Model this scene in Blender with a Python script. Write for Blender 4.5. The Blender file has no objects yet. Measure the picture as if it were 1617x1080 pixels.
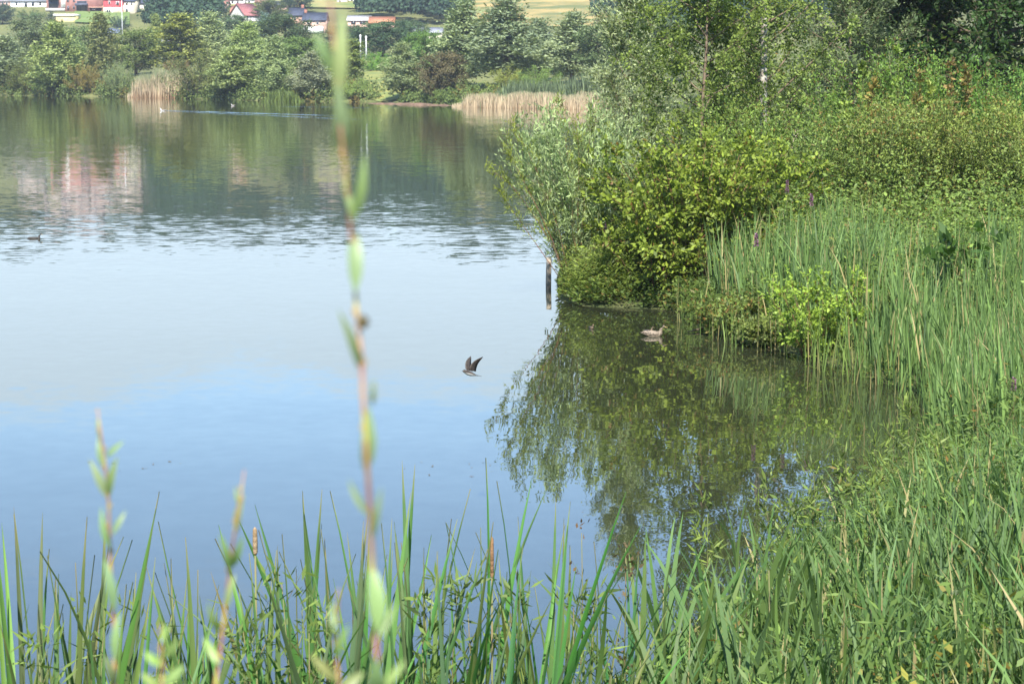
import bpy, math, random
import numpy as np
from mathutils import Vector, Matrix

scene = bpy.context.scene
COL = scene.collection
R = math.radians
FPX, CAMZ, PITCH = 3440.0, 4.2, R(7.125)       # focal length in photo pixels, eye height above the water, tilt

# ------------------------------------------------------------------ camera
cam = bpy.data.cameras.new('camera')
cam.sensor_width = 23.5
cam.lens = 50.0
cam.clip_start = 0.05
cam.clip_end = 6000
cam.dof.use_dof = True
cam.dof.focus_distance = 17.0
cam.dof.aperture_fstop = 7.5
cam_o = bpy.data.objects.new('camera', cam)
cam_o.location = (0, 0, CAMZ)
cam_o.rotation_euler = (R(90) - PITCH, 0, 0)
COL.objects.link(cam_o)
scene.camera = cam_o

# ------------------------------------------------------------------ sky, sun, exposure
SUN_EL, SUN_AZ = R(47), R(184)      # azimuth clockwise from +Y (the way the camera looks): behind the camera
world = bpy.data.worlds.new('World')
scene.world = world
world.use_nodes = True
wn, wl = world.node_tree.nodes, world.node_tree.links
wn.clear()
def N(nodes, t, **kw):
    n = nodes.new(t)
    for k, v in kw.items():
        setattr(n, k, v)
    return n
def math_node(nodes, links, op, a, b=None, c=None, clamp=False):
    n = nodes.new('ShaderNodeMath'); n.operation = op; n.use_clamp = clamp
    for i, v in enumerate((a, b, c)):
        if v is None: continue
        if isinstance(v, (int, float)): n.inputs[i].default_value = v
        else: links.new(v, n.inputs[i])
    return n.outputs[0]
def smooth(nodes, links, v, a, b, c=0.0, d=1.0):
    n = nodes.new('ShaderNodeMapRange'); n.interpolation_type = 'SMOOTHSTEP'
    links.new(v, n.inputs[0])
    for i, x in enumerate((a, b, c, d)): n.inputs[i + 1].default_value = x
    return n.outputs[0]
sky = N(wn, 'ShaderNodeTexSky', sky_type='NISHITA', sun_disc=False)
sky.sun_elevation = SUN_EL
sky.sun_rotation = SUN_AZ
sky.air_density = 1.0
sky.dust_density = 0.0
sky.ozone_density = 4.0
SKY = 0.116
skys = N(wn, 'ShaderNodeVectorMath', operation='SCALE'); wl.new(sky.outputs[0], skys.inputs[0]); skys.inputs['Scale'].default_value = SKY
tc = N(wn, 'ShaderNodeTexCoord')
sx = N(wn, 'ShaderNodeSeparateXYZ'); wl.new(tc.outputs['Generated'], sx.inputs[0])
zc = math_node(wn, wl, 'MAXIMUM', sx.outputs['Z'], 0.0)
inv = math_node(wn, wl, 'DIVIDE', 1.0, math_node(wn, wl, 'ADD', zc, 0.035))
cx = math_node(wn, wl, 'MULTIPLY', sx.outputs['X'], inv)
cy = math_node(wn, wl, 'MULTIPLY', sx.outputs['Y'], inv)
cv = N(wn, 'ShaderNodeCombineXYZ'); wl.new(cx, cv.inputs[0]); wl.new(cy, cv.inputs[1])
cn = N(wn, 'ShaderNodeTexNoise'); wl.new(cv.outputs[0], cn.inputs['Vector'])
cn.inputs['Scale'].default_value = 0.55; cn.inputs['Detail'].default_value = 7; cn.inputs['Roughness'].default_value = 0.55
cn.inputs['Distortion'].default_value = 0.4
# scattered wisps everywhere, closing up into a bright bank towards the horizon
low = smooth(wn, wl, sx.outputs['Z'], 0.165, 0.112)
thr = math_node(wn, wl, 'SUBTRACT', 0.575, math_node(wn, wl, 'MULTIPLY', low, 0.36))
cl = math_node(wn, wl, 'MULTIPLY', math_node(wn, wl, 'SUBTRACT', cn.outputs[0], thr), 6.0, clamp=True)
cmix = N(wn, 'ShaderNodeMix', data_type='RGBA'); wl.new(math_node(wn, wl, 'MULTIPLY', cl, 0.93), cmix.inputs['Factor'])
wl.new(skys.outputs[0], cmix.inputs['A']); cmix.inputs['B'].default_value = (.47, .58, .665, 1)
bg = N(wn, 'ShaderNodeBackground'); wl.new(cmix.outputs['Result'], bg.inputs[0]); bg.inputs[1].default_value = 1.0
wo = N(wn, 'ShaderNodeOutputWorld'); wl.new(bg.outputs[0], wo.inputs[0])

sun = bpy.data.lights.new('sun', 'SUN')
sun.energy = 5.0
sun.angle = R(0.53)
sun.color = (1.0, 0.95, 0.86)
sun_o = bpy.data.objects.new('sun', sun)
sd_ = Vector((math.sin(SUN_AZ) * math.cos(SUN_EL), math.cos(SUN_AZ) * math.cos(SUN_EL), math.sin(SUN_EL)))
sun_o.rotation_euler = sd_.to_track_quat('Z', 'Y').to_euler()
sun_o.location = (20, -20, 60)
COL.objects.link(sun_o)

vs = scene.view_settings
vs.view_transform = 'Standard'; vs.look = 'None'; vs.exposure = 1.25; vs.gamma = 1.0; vs.use_curve_mapping = False
scene.cycles.use_denoising = True
scene.cycles.max_bounces = 5
scene.cycles.diffuse_bounces = 3
scene.cycles.glossy_bounces = 3
scene.cycles.transmission_bounces = 4
scene.cycles.transparent_max_bounces = 8
scene.cycles.caustics_reflective = False
scene.cycles.caustics_refractive = False

# ------------------------------------------------------------------ helpers
def ray(px, py):
    x = (px - 808.5) / FPX; v = (540.0 - py) / FPX
    c, s = math.cos(PITCH), math.sin(PITCH)
    return np.array([x, c + v * s, -s + v * c])
def at(px, py, Y):
    d = ray(px, py); return np.array([0, 0, CAMZ]) + d * (Y / d[1])
def onplane(px, py, z=0.0):
    d = ray(px, py); return np.array([0, 0, CAMZ]) + d * ((z - CAMZ) / d[2])
def thing(name, label, cat, loc=(0, 0, 0), rz=0.0, group=None, sc=None):
    o = bpy.data.objects.new(name, None); o.empty_display_size = 0.2
    o.location = [float(v) for v in loc]; o.rotation_euler = (0, 0, rz)
    if sc is not None: o.scale = sc if hasattr(sc, '__len__') else (sc, sc, sc)
    COL.objects.link(o); tag(o, label, cat, group); return o
def tag(o, label=None, cat=None, group=None, kind=None):
    if label: o['label'] = label
    if cat: o['category'] = cat
    if group: o['group'] = group
    if kind: o['kind'] = kind
    return o
def put(name, mesh, parent=None, color=None, loc=None, rot=None, sc=None):
    o = bpy.data.objects.new(name, mesh)
    if parent is not None: o.parent = parent
    if color is not None: o.color = (*color, 1.0)
    if loc is not None: o.location = [float(v) for v in loc]
    if rot is not None: o.rotation_euler = rot
    if sc is not None: o.scale = sc if hasattr(sc, '__len__') else (sc, sc, sc)
    COL.objects.link(o); return o
def nrm(a):
    return a / np.maximum(np.linalg.norm(a, axis=-1, keepdims=True), 1e-9)

class Geo:
    """collects vertices, quads and triangles with two per-vertex numbers: tint (leaf to leaf variety) and rust (share of second colour)"""
    def __init__(s): s.v, s.q, s.t, s.a, s.b, s.n = [], [], [], [], [], 0
    def add(s, v, q=None, t=None, tint=0.5, rust=0.0):
        v = np.asarray(v, float).reshape(-1, 3); m = len(v)
        if q is not None and len(q): s.q.append(np.asarray(q, np.int64).reshape(-1, 4) + s.n)
        if t is not None and len(t): s.t.append(np.asarray(t, np.int64).reshape(-1, 3) + s.n)
        s.v.append(v); s.a.append(np.broadcast_to(np.asarray(tint, float), (m,))); s.b.append(np.broadcast_to(np.asarray(rust, float), (m,)))
        s.n += m; return s
    def mesh(s, name, mat, smooth_shade=False):
        me = bpy.data.meshes.new(name)
        v = np.concatenate(s.v) if s.v else np.zeros((0, 3))
        q = np.concatenate(s.q) if s.q else np.zeros((0, 4), np.int64)
        t = np.concatenate(s.t) if s.t else np.zeros((0, 3), np.int64)
        me.vertices.add(len(v)); me.vertices.foreach_set('co', v.astype(np.float32).ravel())
        loops = np.concatenate([q.ravel(), t.ravel()]).astype(np.int32)
        me.loops.add(len(loops)); me.loops.foreach_set('vertex_index', loops)
        st = np.concatenate([np.arange(len(q)) * 4, len(q) * 4 + np.arange(len(t)) * 3]).astype(np.int32)
        me.polygons.add(len(st)); me.polygons.foreach_set('loop_start', st)
        if smooth_shade: me.polygons.foreach_set('use_smooth', np.ones(len(st), bool))
        for nm, arr in (('tint', s.a), ('rust', s.b)):
            at_ = me.attributes.new(nm, 'FLOAT', 'POINT'); at_.data.foreach_set('value', np.concatenate(arr).astype(np.float32) if arr else np.zeros(0, np.float32))
        me.update(calc_edges=True); me.validate()
        if mat: me.materials.append(mat)
        return me

def leaves(g, P, D, Nn, L, W, tint, rust=0.0, fold=0.0):
    """one leaf-shaped face per point"""
    n = len(P); D = nrm(D); S = nrm(np.cross(D, Nn)); U = np.cross(S, D)
    L = np.broadcast_to(L, (n,))[:, None]; W = np.broadcast_to(W, (n,))[:, None]
    v = np.stack([P, P + D * L * .42 + S * W * .5 + U * W * fold, P + D * L, P + D * L * .42 - S * W * .5 + U * W * fold], 1)
    q = np.arange(n * 4).reshape(n, 4)
    rep = lambda x: np.repeat(np.broadcast_to(x, (n,)), 4)
    g.add(v, q, None, rep(tint), rep(rust))
def blades(g, B, az, lean, curve, L, W, K=4, twist=0.0, tint=0.5, rust=0.0, prof=None, tgrad=0.0):
    """ribbons rising from B, leaning and arching over towards azimuth az"""
    n = len(B); bc = lambda x: np.broadcast_to(np.asarray(x, float), (n,))
    az, lean, curve, L, W, twist, tint, rust = map(bc, (az, lean, curve, L, W, twist, tint, rust))
    t = np.linspace(0, 1, K + 1)
    tm = (t[1:] + t[:-1]) / 2
    th = lean[:, None] + curve[:, None] * tm[None] ** 1.6
    seg = (L / K)[:, None]
    h = np.concatenate([np.zeros((n, 1)), np.cumsum(np.sin(th) * seg, 1)], 1)
    z = np.concatenate([np.zeros((n, 1)), np.cumsum(np.cos(th) * seg, 1)], 1)
    C = np.stack([B[:, None, 0] + h * np.cos(az)[:, None], B[:, None, 1] + h * np.sin(az)[:, None], B[:, None, 2] + z], -1)
    if prof is None: prof = np.interp(t, [0, .25, .6, .88, 1], [.6, 1, .9, .5, .03])
    sa = az[:, None] + math.pi / 2 + twist[:, None] * (0.3 + t[None])
    S = np.stack([np.cos(sa), np.sin(sa), np.zeros_like(sa)], -1) * (W[:, None] * prof[None] * .5)[..., None]
    v = np.stack([C + S, C - S], 2)
    i = np.arange(n)[:, None] * (2 * (K + 1)) + np.arange(K)[None] * 2
    q = np.stack([i, i + 1, i + 3, i + 2], -1).reshape(-1, 4)
    tt = np.repeat(tint[:, None] + tgrad * (t[None] - .5), 2, 1).ravel() if tgrad else np.repeat(tint, 2 * (K + 1))
    g.add(v, q, None, tt, np.repeat(rust, 2 * (K + 1)))
def tube(g, pts, rad, sides=6, tint=0.5, cap=True):
    pts = np.asarray(pts, float); n = len(pts); rad = np.broadcast_to(np.asarray(rad, float), (n,))
    T = nrm(np.gradient(pts, axis=0)); ref = np.array([0, 0, 1.0]) if abs(T[:, 2]).mean() < .85 else np.array([1.0, 0, 0])
    A = nrm(np.cross(T, ref)); B = np.cross(T, A)
    a = np.arange(sides) * 2 * math.pi / sides
    v = pts[:, None] + (A[:, None] * np.cos(a)[None, :, None] + B[:, None] * np.sin(a)[None, :, None]) * rad[:, None, None]
    q = [[i * sides + j, i * sides + (j + 1) % sides, (i + 1) * sides + (j + 1) % sides, (i + 1) * sides + j] for i in range(n - 1) for j in range(sides)]
    t = []
    vv = v.reshape(-1, 3)
    if cap:
        vv = np.concatenate([vv, pts[-1:], pts[:1]])
        m = n * sides
        t = [[(n - 1) * sides + j, (n - 1) * sides + (j + 1) % sides, m] for j in range(sides)] + [[(j + 1) % sides, j, m + 1] for j in range(sides)]
    g.add(vv, q, t, tint)
def loft(g, secs, sides=12, tint=0.5):
    """secs: (centre, half width, half height, tilt) rings across the X axis; tilt turns the ring about Y"""
    vs_, n = [], len(secs); a = np.arange(sides) * 2 * math.pi / sides
    for (c, rw, rh, tl) in secs:
        y = np.cos(a) * rw; u = np.sin(a) * rh
        vs_.append(np.stack([c[0] - u * math.sin(tl), c[1] + y, c[2] + u * math.cos(tl)], -1))
    v = np.concatenate(vs_ + [np.array([secs[0][0], secs[-1][0]])])
    q = [[i * sides + j, i * sides + (j + 1) % sides, (i + 1) * sides + (j + 1) % sides, (i + 1) * sides + j] for i in range(n - 1) for j in range(sides)]
    m = n * sides
    t = [[(j + 1) % sides, j, m] for j in range(sides)] + [[(n - 1) * sides + j, (n - 1) * sides + (j + 1) % sides, m + 1] for j in range(sides)]
    g.add(v, q, t, tint)
BOXQ = np.array([[0, 3, 2, 1], [4, 5, 6, 7], [0, 1, 5, 4], [1, 2, 6, 5], [2, 3, 7, 6], [3, 0, 4, 7]])
def box(g, x0, x1, y0, y1, z0, z1, tint=0.5):
    g.add([[x0, y0, z0], [x1, y0, z0], [x1, y1, z0], [x0, y1, z0], [x0, y0, z1], [x1, y0, z1], [x1, y1, z1], [x0, y1, z1]], BOXQ, None, tint)
    return g

# ------------------------------------------------------------------ materials
def newmat(name):
    m = bpy.data.materials.new(name); m.use_nodes = True; m.node_tree.nodes.clear()
    return m, m.node_tree.nodes, m.node_tree.links
def attr(nodes, nm):
    n = nodes.new('ShaderNodeAttribute'); n.attribute_name = nm; return n.outputs['Fac']
def mixc(nodes, links, f, a, b, blend='MIX'):
    n = nodes.new('ShaderNodeMix'); n.data_type = 'RGBA'; n.blend_type = blend
    for k, v in (('Factor', f), ('A', a), ('B', b)):
        if isinstance(v, (int, float)): n.inputs[k].default_value = v
        elif isinstance(v, tuple): n.inputs[k].default_value = (*v, 1.0) if len(v) == 3 else v
        else: links.new(v, n.inputs[k])
    return n.outputs['Result']
def foliage(name, second=(.20, .105, .03), trans=.38, rough=.5, spec=.22, lo=.42, hi=1.85):
    """leaf: the object's own colour, varied leaf by leaf; part of the light passes through"""
    m, n, l = newmat(name)
    oi = n.new('ShaderNodeObjectInfo')
    t = attr(n, 'tint')
    dark = mixc(n, l, 1.0, oi.outputs['Color'], (lo * .92, lo, lo * 1.05), 'MULTIPLY')
    lite = mixc(n, l, 1.0, oi.outputs['Color'], (hi * 1.05, hi, hi * .80), 'MULTIPLY')
    c = mixc(n, l, t, dark, lite)
    c = mixc(n, l, attr(n, 'rust'), c, second)
    p = n.new('ShaderNodeBsdfPrincipled'); l.new(c, p.inputs['Base Color'])
    p.inputs['Roughness'].default_value = rough; p.inputs['Specular IOR Level'].default_value = spec
    tr = n.new('ShaderNodeBsdfTranslucent'); l.new(mixc(n, l, 1.0, c, (1.25, 1.3, .6), 'MULTIPLY'), tr.inputs['Color'])
    mx = n.new('ShaderNodeMixShader'); mx.inputs[0].default_value = trans
    l.new(p.outputs[0], mx.inputs[1]); l.new(tr.outputs[0], mx.inputs[2])
    o = n.new('ShaderNodeOutputMaterial'); l.new(mx.outputs[0], o.inputs[0])
    return m
def plain(name, c1, c2=None, scale=4.0, rough=.8, spec=.3, bump=0.0, use_obj=False, detail=4.0, stretch=None):
    m, n, l = newmat(name)
    p = n.new('ShaderNodeBsdfPrincipled'); p.inputs['Roughness'].default_value = rough; p.inputs['Specular IOR Level'].default_value = spec
    tcn = n.new('ShaderNodeTexCoord'); nz = n.new('ShaderNodeTexNoise'); nz.inputs['Scale'].default_value = scale; nz.inputs['Detail'].default_value = detail
    if stretch:
        mp = n.new('ShaderNodeMapping'); mp.inputs['Scale'].default_value = stretch; l.new(tcn.outputs['Object'], mp.inputs[0]); l.new(mp.outputs[0], nz.inputs['Vector'])
    else: l.new(tcn.outputs['Object'], nz.inputs['Vector'])
    f = smooth(n, l, nz.outputs[0], .35, .65)
    if use_obj:
        oi = n.new('ShaderNodeObjectInfo')
        a = mixc(n, l, 1.0, oi.outputs['Color'], (.78, .78, .78), 'MULTIPLY'); b = mixc(n, l, 1.0, oi.outputs['Color'], (1.12, 1.12, 1.12), 'MULTIPLY')
        l.new(mixc(n, l, f, a, b), p.inputs['Base Color'])
    else: l.new(mixc(n, l, f, c1, c2 or c1), p.inputs['Base Color'])
    if bump:
        b = n.new('ShaderNodeBump'); b.inputs['Strength'].default_value = bump; b.inputs['Distance'].default_value = .02
        l.new(nz.outputs[0], b.inputs['Height']); l.new(b.outputs[0], p.inputs['Normal'])
    o = n.new('ShaderNodeOutputMaterial'); l.new(p.outputs[0], o.inputs[0])
    return m
M_LEAF = foliage('leaf')
M_FAR = foliage('far_leaf', second=(.20, .10, .03), trans=.25, rough=.7, spec=.12, lo=.75, hi=1.75)
M_BLADE = foliage('blade', second=(.42, .33, .16), trans=.35, rough=.55, spec=.25, lo=.42, hi=1.55)
M_SHOOT = foliage('shoot_leaf', trans=.28, rough=.45, spec=.4, lo=.8, hi=1.2)
M_BARK = plain('bark', (.10, .075, .05), (.17, .13, .09), 9, .9, .2, .4)
M_PALEBARK = plain('birch_bark', (.44, .41, .35), (.20, .17, .14), 5, .8, .3, .2, stretch=(1, 1, 3))
M_TWIG = plain('red_twig', (.19, .075, .045), (.12, .09, .04), 6, .7, .3)
M_STEM = plain('green_stem', (.12, .15, .05), (.16, .12, .06), 6, .7, .3)
M_WALL = plain('wall_paint', None, None, .8, .9, .2, use_obj=True)
M_ROOF = plain('roof_tile', None, None, 2.5, .75, .3, .3, use_obj=True)
M_GLASS = plain('window_glass', (.03, .035, .045), (.05, .055, .07), .7, .15, .5)
M_METAL = plain('pale_metal', (.55, .56, .57), (.45, .46, .47), 3, .5, .4)
M_WOOD = plain('weathered_wood', (.40, .34, .26), (.26, .22, .17), 12, .9, .2, .5, stretch=(1, 1, .15))

# ------------------------------------------------------------------ lie of the land
LAKE = np.array([(-700, 4.0), (-60, 5.0), (-20, 6.4), (-6, 7.2), (-2, 8.0), (-.3, 9.8), (.8, 13.0), (2.0, 16.2), (3.1, 19), (4.2, 22),
    (5.1, 24.6), (5.5, 27), (5.0, 29.2), (4.5, 31.4), (3.6, 33.6), (3.1, 36.2), (2.8, 38.2), (1.3, 38.7), (.85, 39.8), (.9, 44), (1.2, 50), (1.8, 57),
    (4.2, 72), (7, 100), (10, 150), (12.5, 200), (12, 222), (8, 234), (2.5, 245), (-8, 264), (-17, 286), (-30, 291), (-45, 312), (-57, 335), (-85, 358), (-140, 366), (-700, 380)], float)
def sdist(x, y):
    """metres from the lake's edge: positive on land, negative on the water"""
    x = np.asarray(x, float); y = np.asarray(y, float)
    d2 = np.full(x.shape, 1e18); ins = np.zeros(x.shape, bool)
    for i in range(len(LAKE)):
        ax, ay = LAKE[i]; bx, by = LAKE[(i + 1) % len(LAKE)]
        ex, ey = bx - ax, by - ay
        t = np.clip(((x - ax) * ex + (y - ay) * ey) / (ex * ex + ey * ey), 0, 1)
        d2 = np.minimum(d2, (x - ax - t * ex) ** 2 + (y - ay - t * ey) ** 2)
        c = ((ay > y) != (by > y)) & (x < ex * (y - ay) / (ey if abs(ey) > 1e-9 else 1e-9) + ax)
        ins ^= c
    d = np.sqrt(d2)
    return np.where(ins, -d, d)
def sstep(v, a, b):
    t = np.clip((v - a) / (b - a), 0, 1); return t * t * (3 - 2 * t)
def ground(x, y):
    x = np.asarray(x, float); y = np.asarray(y, float)
    d = sdist(x, y)
    hm = 2.55 + (1.25 - 2.55) * sstep(y, 12, 27)
    bank = hm * (1 - np.exp(-np.maximum(d, 0) / 4.2))
    hill = np.interp(d, [0, 25, 60, 120, 200, 300, 500, 650, 900], [0, 2, 4, 7, 13, 24, 52, 60, 62]) * sstep(y, 60, 220)
    rough = .05 * np.sin(x * 1.7 + y * .6) * np.cos(y * 1.3 - x * .4) + .03 * np.sin(x * 4.1) * np.sin(y * 3.7)
    return np.where(d > 0, bank + hill + rough * sstep(d, 0, 1.5), np.maximum(d * .3, -1.6))
def G(x, y): return float(ground(np.array([x]), np.array([y]))[0])
def hit(px, py, lo=210.0, hi=1500.0):
    """where the line of sight through a photo pixel meets the land beyond the lake"""
    d = ray(px, py); Y = np.arange(lo, hi, 1.0); X = d[0] / d[1] * Y; Z = CAMZ + d[2] / d[1] * Y
    g = ground(X, Y); ok = (g >= Z) & (sdist(X, Y) > 1.0); k = np.argmax(ok)
    if not ok.any(): return None
    return np.array([X[k], Y[k], g[k]])

def lines(parts):
    out = []
    for a, b, n in parts: out += list(np.linspace(a, b, n, endpoint=False))
    return np.array(out)
xs = lines([(-2500, -400, 14), (-400, -60, 50), (-60, -12, 40), (-12, 16, 80), (16, 60, 40), (60, 400, 40), (400, 2500, 14)]); xs = np.append(xs, 2500)
ys = lines([(-400, -20, 12), (-20, 4, 14), (4, 62, 130), (62, 220, 50), (220, 400, 80), (400, 1100, 90), (1100, 4000, 20)]); ys = np.append(ys, 4000)
XX, YY = np.meshgrid(xs, ys); ZZ = ground(XX, YY)
g = Geo(); nx, ny = len(xs), len(ys)
ii = (np.arange(ny - 1)[:, None] * nx + np.arange(nx - 1)[None]).ravel()
g.add(np.stack([XX, YY, ZZ], -1), np.stack([ii, ii + 1, ii + nx + 1, ii + nx], -1))
def ground_mat():
    m, n, l = newmat('rough_grassland')
    p = n.new('ShaderNodeBsdfPrincipled'); p.inputs['Roughness'].default_value = .95; p.inputs['Specular IOR Level'].default_value = .1
    ge = n.new('ShaderNodeNewGeometry')
    a = n.new('ShaderNodeTexNoise'); a.inputs['Scale'].default_value = .035; a.inputs['Detail'].default_value = 6; l.new(ge.outputs['Position'], a.inputs['Vector'])
    b = n.new('ShaderNodeTexNoise'); b.inputs['Scale'].default_value = 2.2; b.inputs['Detail'].default_value = 6; l.new(ge.outputs['Position'], b.inputs['Vector'])
    c = mixc(n, l, smooth(n, l, b.outputs[0], .35, .65), (.045, .06, .022), (.10, .105, .045))
    c2 = mixc(n, l, smooth(n, l, b.outputs[0], .3, .7), (.11, .14, .045), (.20, .19, .08))
    sp = n.new('ShaderNodeSeparateXYZ'); l.new(ge.outputs['Position'], sp.inputs[0])
    l.new(mixc(n, l, math_node(n, l, 'MULTIPLY', smooth(n, l, sp.outputs['Y'], 200, 260), smooth(n, l, a.outputs[0], .4, .6, .4, 1.0)), c, c2), p.inputs['Base Color'])
    bp = n.new('ShaderNodeBump'); bp.inputs['Strength'].default_value = .6; bp.inputs['Distance'].default_value = .05; l.new(b.outputs[0], bp.inputs['Height']); l.new(bp.outputs[0], p.inputs['Normal'])
    o = n.new('ShaderNodeOutputMaterial'); l.new(p.outputs[0], o.inputs[0]); return m
tag(put('ground', g.mesh('ground', ground_mat(), True)), kind='structure')

# ------------------------------------------------------------------ water
def water_mat():
    m, n, l = newmat('lake_water')
    p = n.new('ShaderNodeBsdfPrincipled')
    p.inputs['Base Color'].default_value = (.024, .028, .014, 1)
    p.inputs['Roughness'].default_value = .012; p.inputs['IOR'].default_value = 1.72
    ge = n.new('ShaderNodeNewGeometry'); sp = n.new('ShaderNodeSeparateXYZ'); l.new(ge.outputs['Position'], sp.inputs[0])
    def layer(sx_, sy_, detail):
        mp = n.new('ShaderNodeMapping'); mp.inputs['Scale'].default_value = (sx_, sy_, 1); l.new(ge.outputs['Position'], mp.inputs[0])
        t = n.new('ShaderNodeTexNoise'); t.inputs['Scale'].default_value = 1; t.inputs['Detail'].default_value = detail; l.new(mp.outputs[0], t.inputs['Vector'])
        s = n.new('ShaderNodeVectorMath'); s.operation = 'SUBTRACT'; l.new(t.outputs['Color'], s.inputs[0]); s.inputs[1].default_value = (.5, .5, .5)
        return s.outputs[0]
    def scaled(v, f):
        s = n.new('ShaderNodeVectorMath'); s.operation = 'SCALE'; l.new(v, s.inputs[0])
        if isinstance(f, (int, float)): s.inputs['Scale'].default_value = f
        else: l.new(f, s.inputs['Scale'])
        return s.outputs[0]
    def add(a, b):
        s = n.new('ShaderNodeVectorMath'); s.operation = 'ADD'; l.new(a, s.inputs[0]); l.new(b, s.inputs[1]); return s.outputs[0]
    # a breeze ruffles a belt of open water; the bay behind the headland stays almost still
    pt = n.new('ShaderNodeTexNoise'); pt.inputs['Scale'].default_value = .06; pt.inputs['Detail'].default_value = 3; l.new(ge.outputs['Position'], pt.inputs['Vector'])
    yw = math_node(n, l, 'ADD', sp.outputs['Y'], math_node(n, l, 'MULTIPLY', math_node(n, l, 'SUBTRACT', pt.outputs[0], .5), 26.0))
    belt = math_node(n, l, 'MULTIPLY', smooth(n, l, yw, 41, 52), smooth(n, l, yw, 86, 58))
    far = smooth(n, l, sp.outputs['Y'], 60, 110)
    fine = scaled(layer(4.2, 3.6, 1.5), .012)
    mid = scaled(layer(2.2, 4.8, 3.0), math_node(n, l, 'ADD', math_node(n, l, 'MULTIPLY', belt, .036), math_node(n, l, 'ADD', .006, math_node(n, l, 'MULTIPLY', far, .042))))
    sw = scaled(layer(.16, .42, 2.0), .012)
    v = add(add(fine, mid), sw)
    sv = n.new('ShaderNodeSeparateXYZ'); l.new(v, sv.inputs[0])
    cb = n.new('ShaderNodeCombineXYZ'); l.new(sv.outputs[0], cb.inputs[0]); l.new(sv.outputs[1], cb.inputs[1]); cb.inputs[2].default_value = 1
    nn = n.new('ShaderNodeVectorMath'); nn.operation = 'NORMALIZE'; l.new(cb.outputs[0], nn.inputs[0]); l.new(nn.outputs[0], p.inputs['Normal'])
    o = n.new('ShaderNodeOutputMaterial'); l.new(p.outputs[0], o.inputs[0]); return m
M_WATER = water_mat()
g = Geo().add([[-800, -10, 0], [60, -10, 0], [60, 420, 0], [-800, 420, 0]], [[0, 1, 2, 3]])
tag(put('water', g.mesh('water', M_WATER)), kind='structure')

# ------------------------------------------------------------------ growing trees and shrubs
def interp_line(pts, u):
    n = len(pts) - 1; f = np.clip(u, 0, .9999) * n; i = f.astype(int); w = (f - i)[:, None]
    return pts[i] * (1 - w) + pts[i + 1] * w, nrm(pts[i + 1] - pts[i])
def trunk_axes(rng, H, R0, lo, prof, nl, up, wob=.03, curve=.5, front=1.0):
    """a trunk and its limbs; prof(t) is the limb length at trunk height t"""
    k = 7; t = np.linspace(0, 1, k)
    tr = np.stack([np.cumsum(rng.normal(0, wob * H / k, k)), np.cumsum(rng.normal(0, wob * H / k, k)), t * H], -1); tr[:, :2] -= tr[0, :2]
    axes = [(tr, R0 * (1 - t * .92), .55)]
    for i in range(nl):
        h = lo + (1 - lo) * (i + rng.uniform(.1, .9)) / nl; b, _ = interp_line(tr, np.array([h])); b = b[0]
        a = i * 2.4 + rng.uniform(-.5, .5); Ln = prof((h - lo) / (1 - lo)) * rng.uniform(.75, 1.2) * (front if math.sin(a) < -.12 else 1.0)
        e = up + rng.uniform(-.2, .2); s = np.linspace(0, 1, 5)
        ang = e + curve * (s - .3) * rng.uniform(.3, 1.2)
        st = Ln / 4
        dx = np.concatenate([[0], np.cumsum(np.cos(ang[1:]) * st)]); dz = np.concatenate([[0], np.cumsum(np.sin(ang[1:]) * st)])
        aa = a + np.linspace(0, rng.uniform(-.4, .4), 5)
        axes.append((b + np.stack([dx * np.cos(aa), dx * np.sin(aa), dz], -1), R0 * .38 * (1 - h * .6) * (1 - s * .85), .22))
    return axes
def stem_axes(rng, n, H, spread, lean=(0, 0), curve=.4, r=.012, base=.15, hvar=.35):
    """many stems from one stool, arching outwards"""
    axes = []
    for i in range(n):
        a = i * 2.4 + rng.uniform(-.4, .4); o = math.sqrt((i + .5) / n); Ln = H * rng.uniform(1 - hvar, 1.05)
        th = o * spread * rng.uniform(.7, 1.15); s = np.linspace(0, 1, 6)
        ang = th * (1 + curve * (s - .3)); st = Ln / 5
        h = np.concatenate([[0], np.cumsum(np.sin(ang[1:]) * st)]); z = np.concatenate([[0], np.cumsum(np.cos(ang[1:]) * st)])
        p = np.stack([base * o * math.cos(a) + h * math.cos(a), base * o * math.sin(a) + h * math.sin(a), z], -1)
        p[:, 0] += lean[0] * s ** 1.3 * Ln; p[:, 1] += lean[1] * s ** 1.3 * Ln
        p += rng.normal(0, .012 * Ln, p.shape) * s[:, None]
        axes.append((p, r * (1 - s * .75), .15))
    return axes
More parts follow.
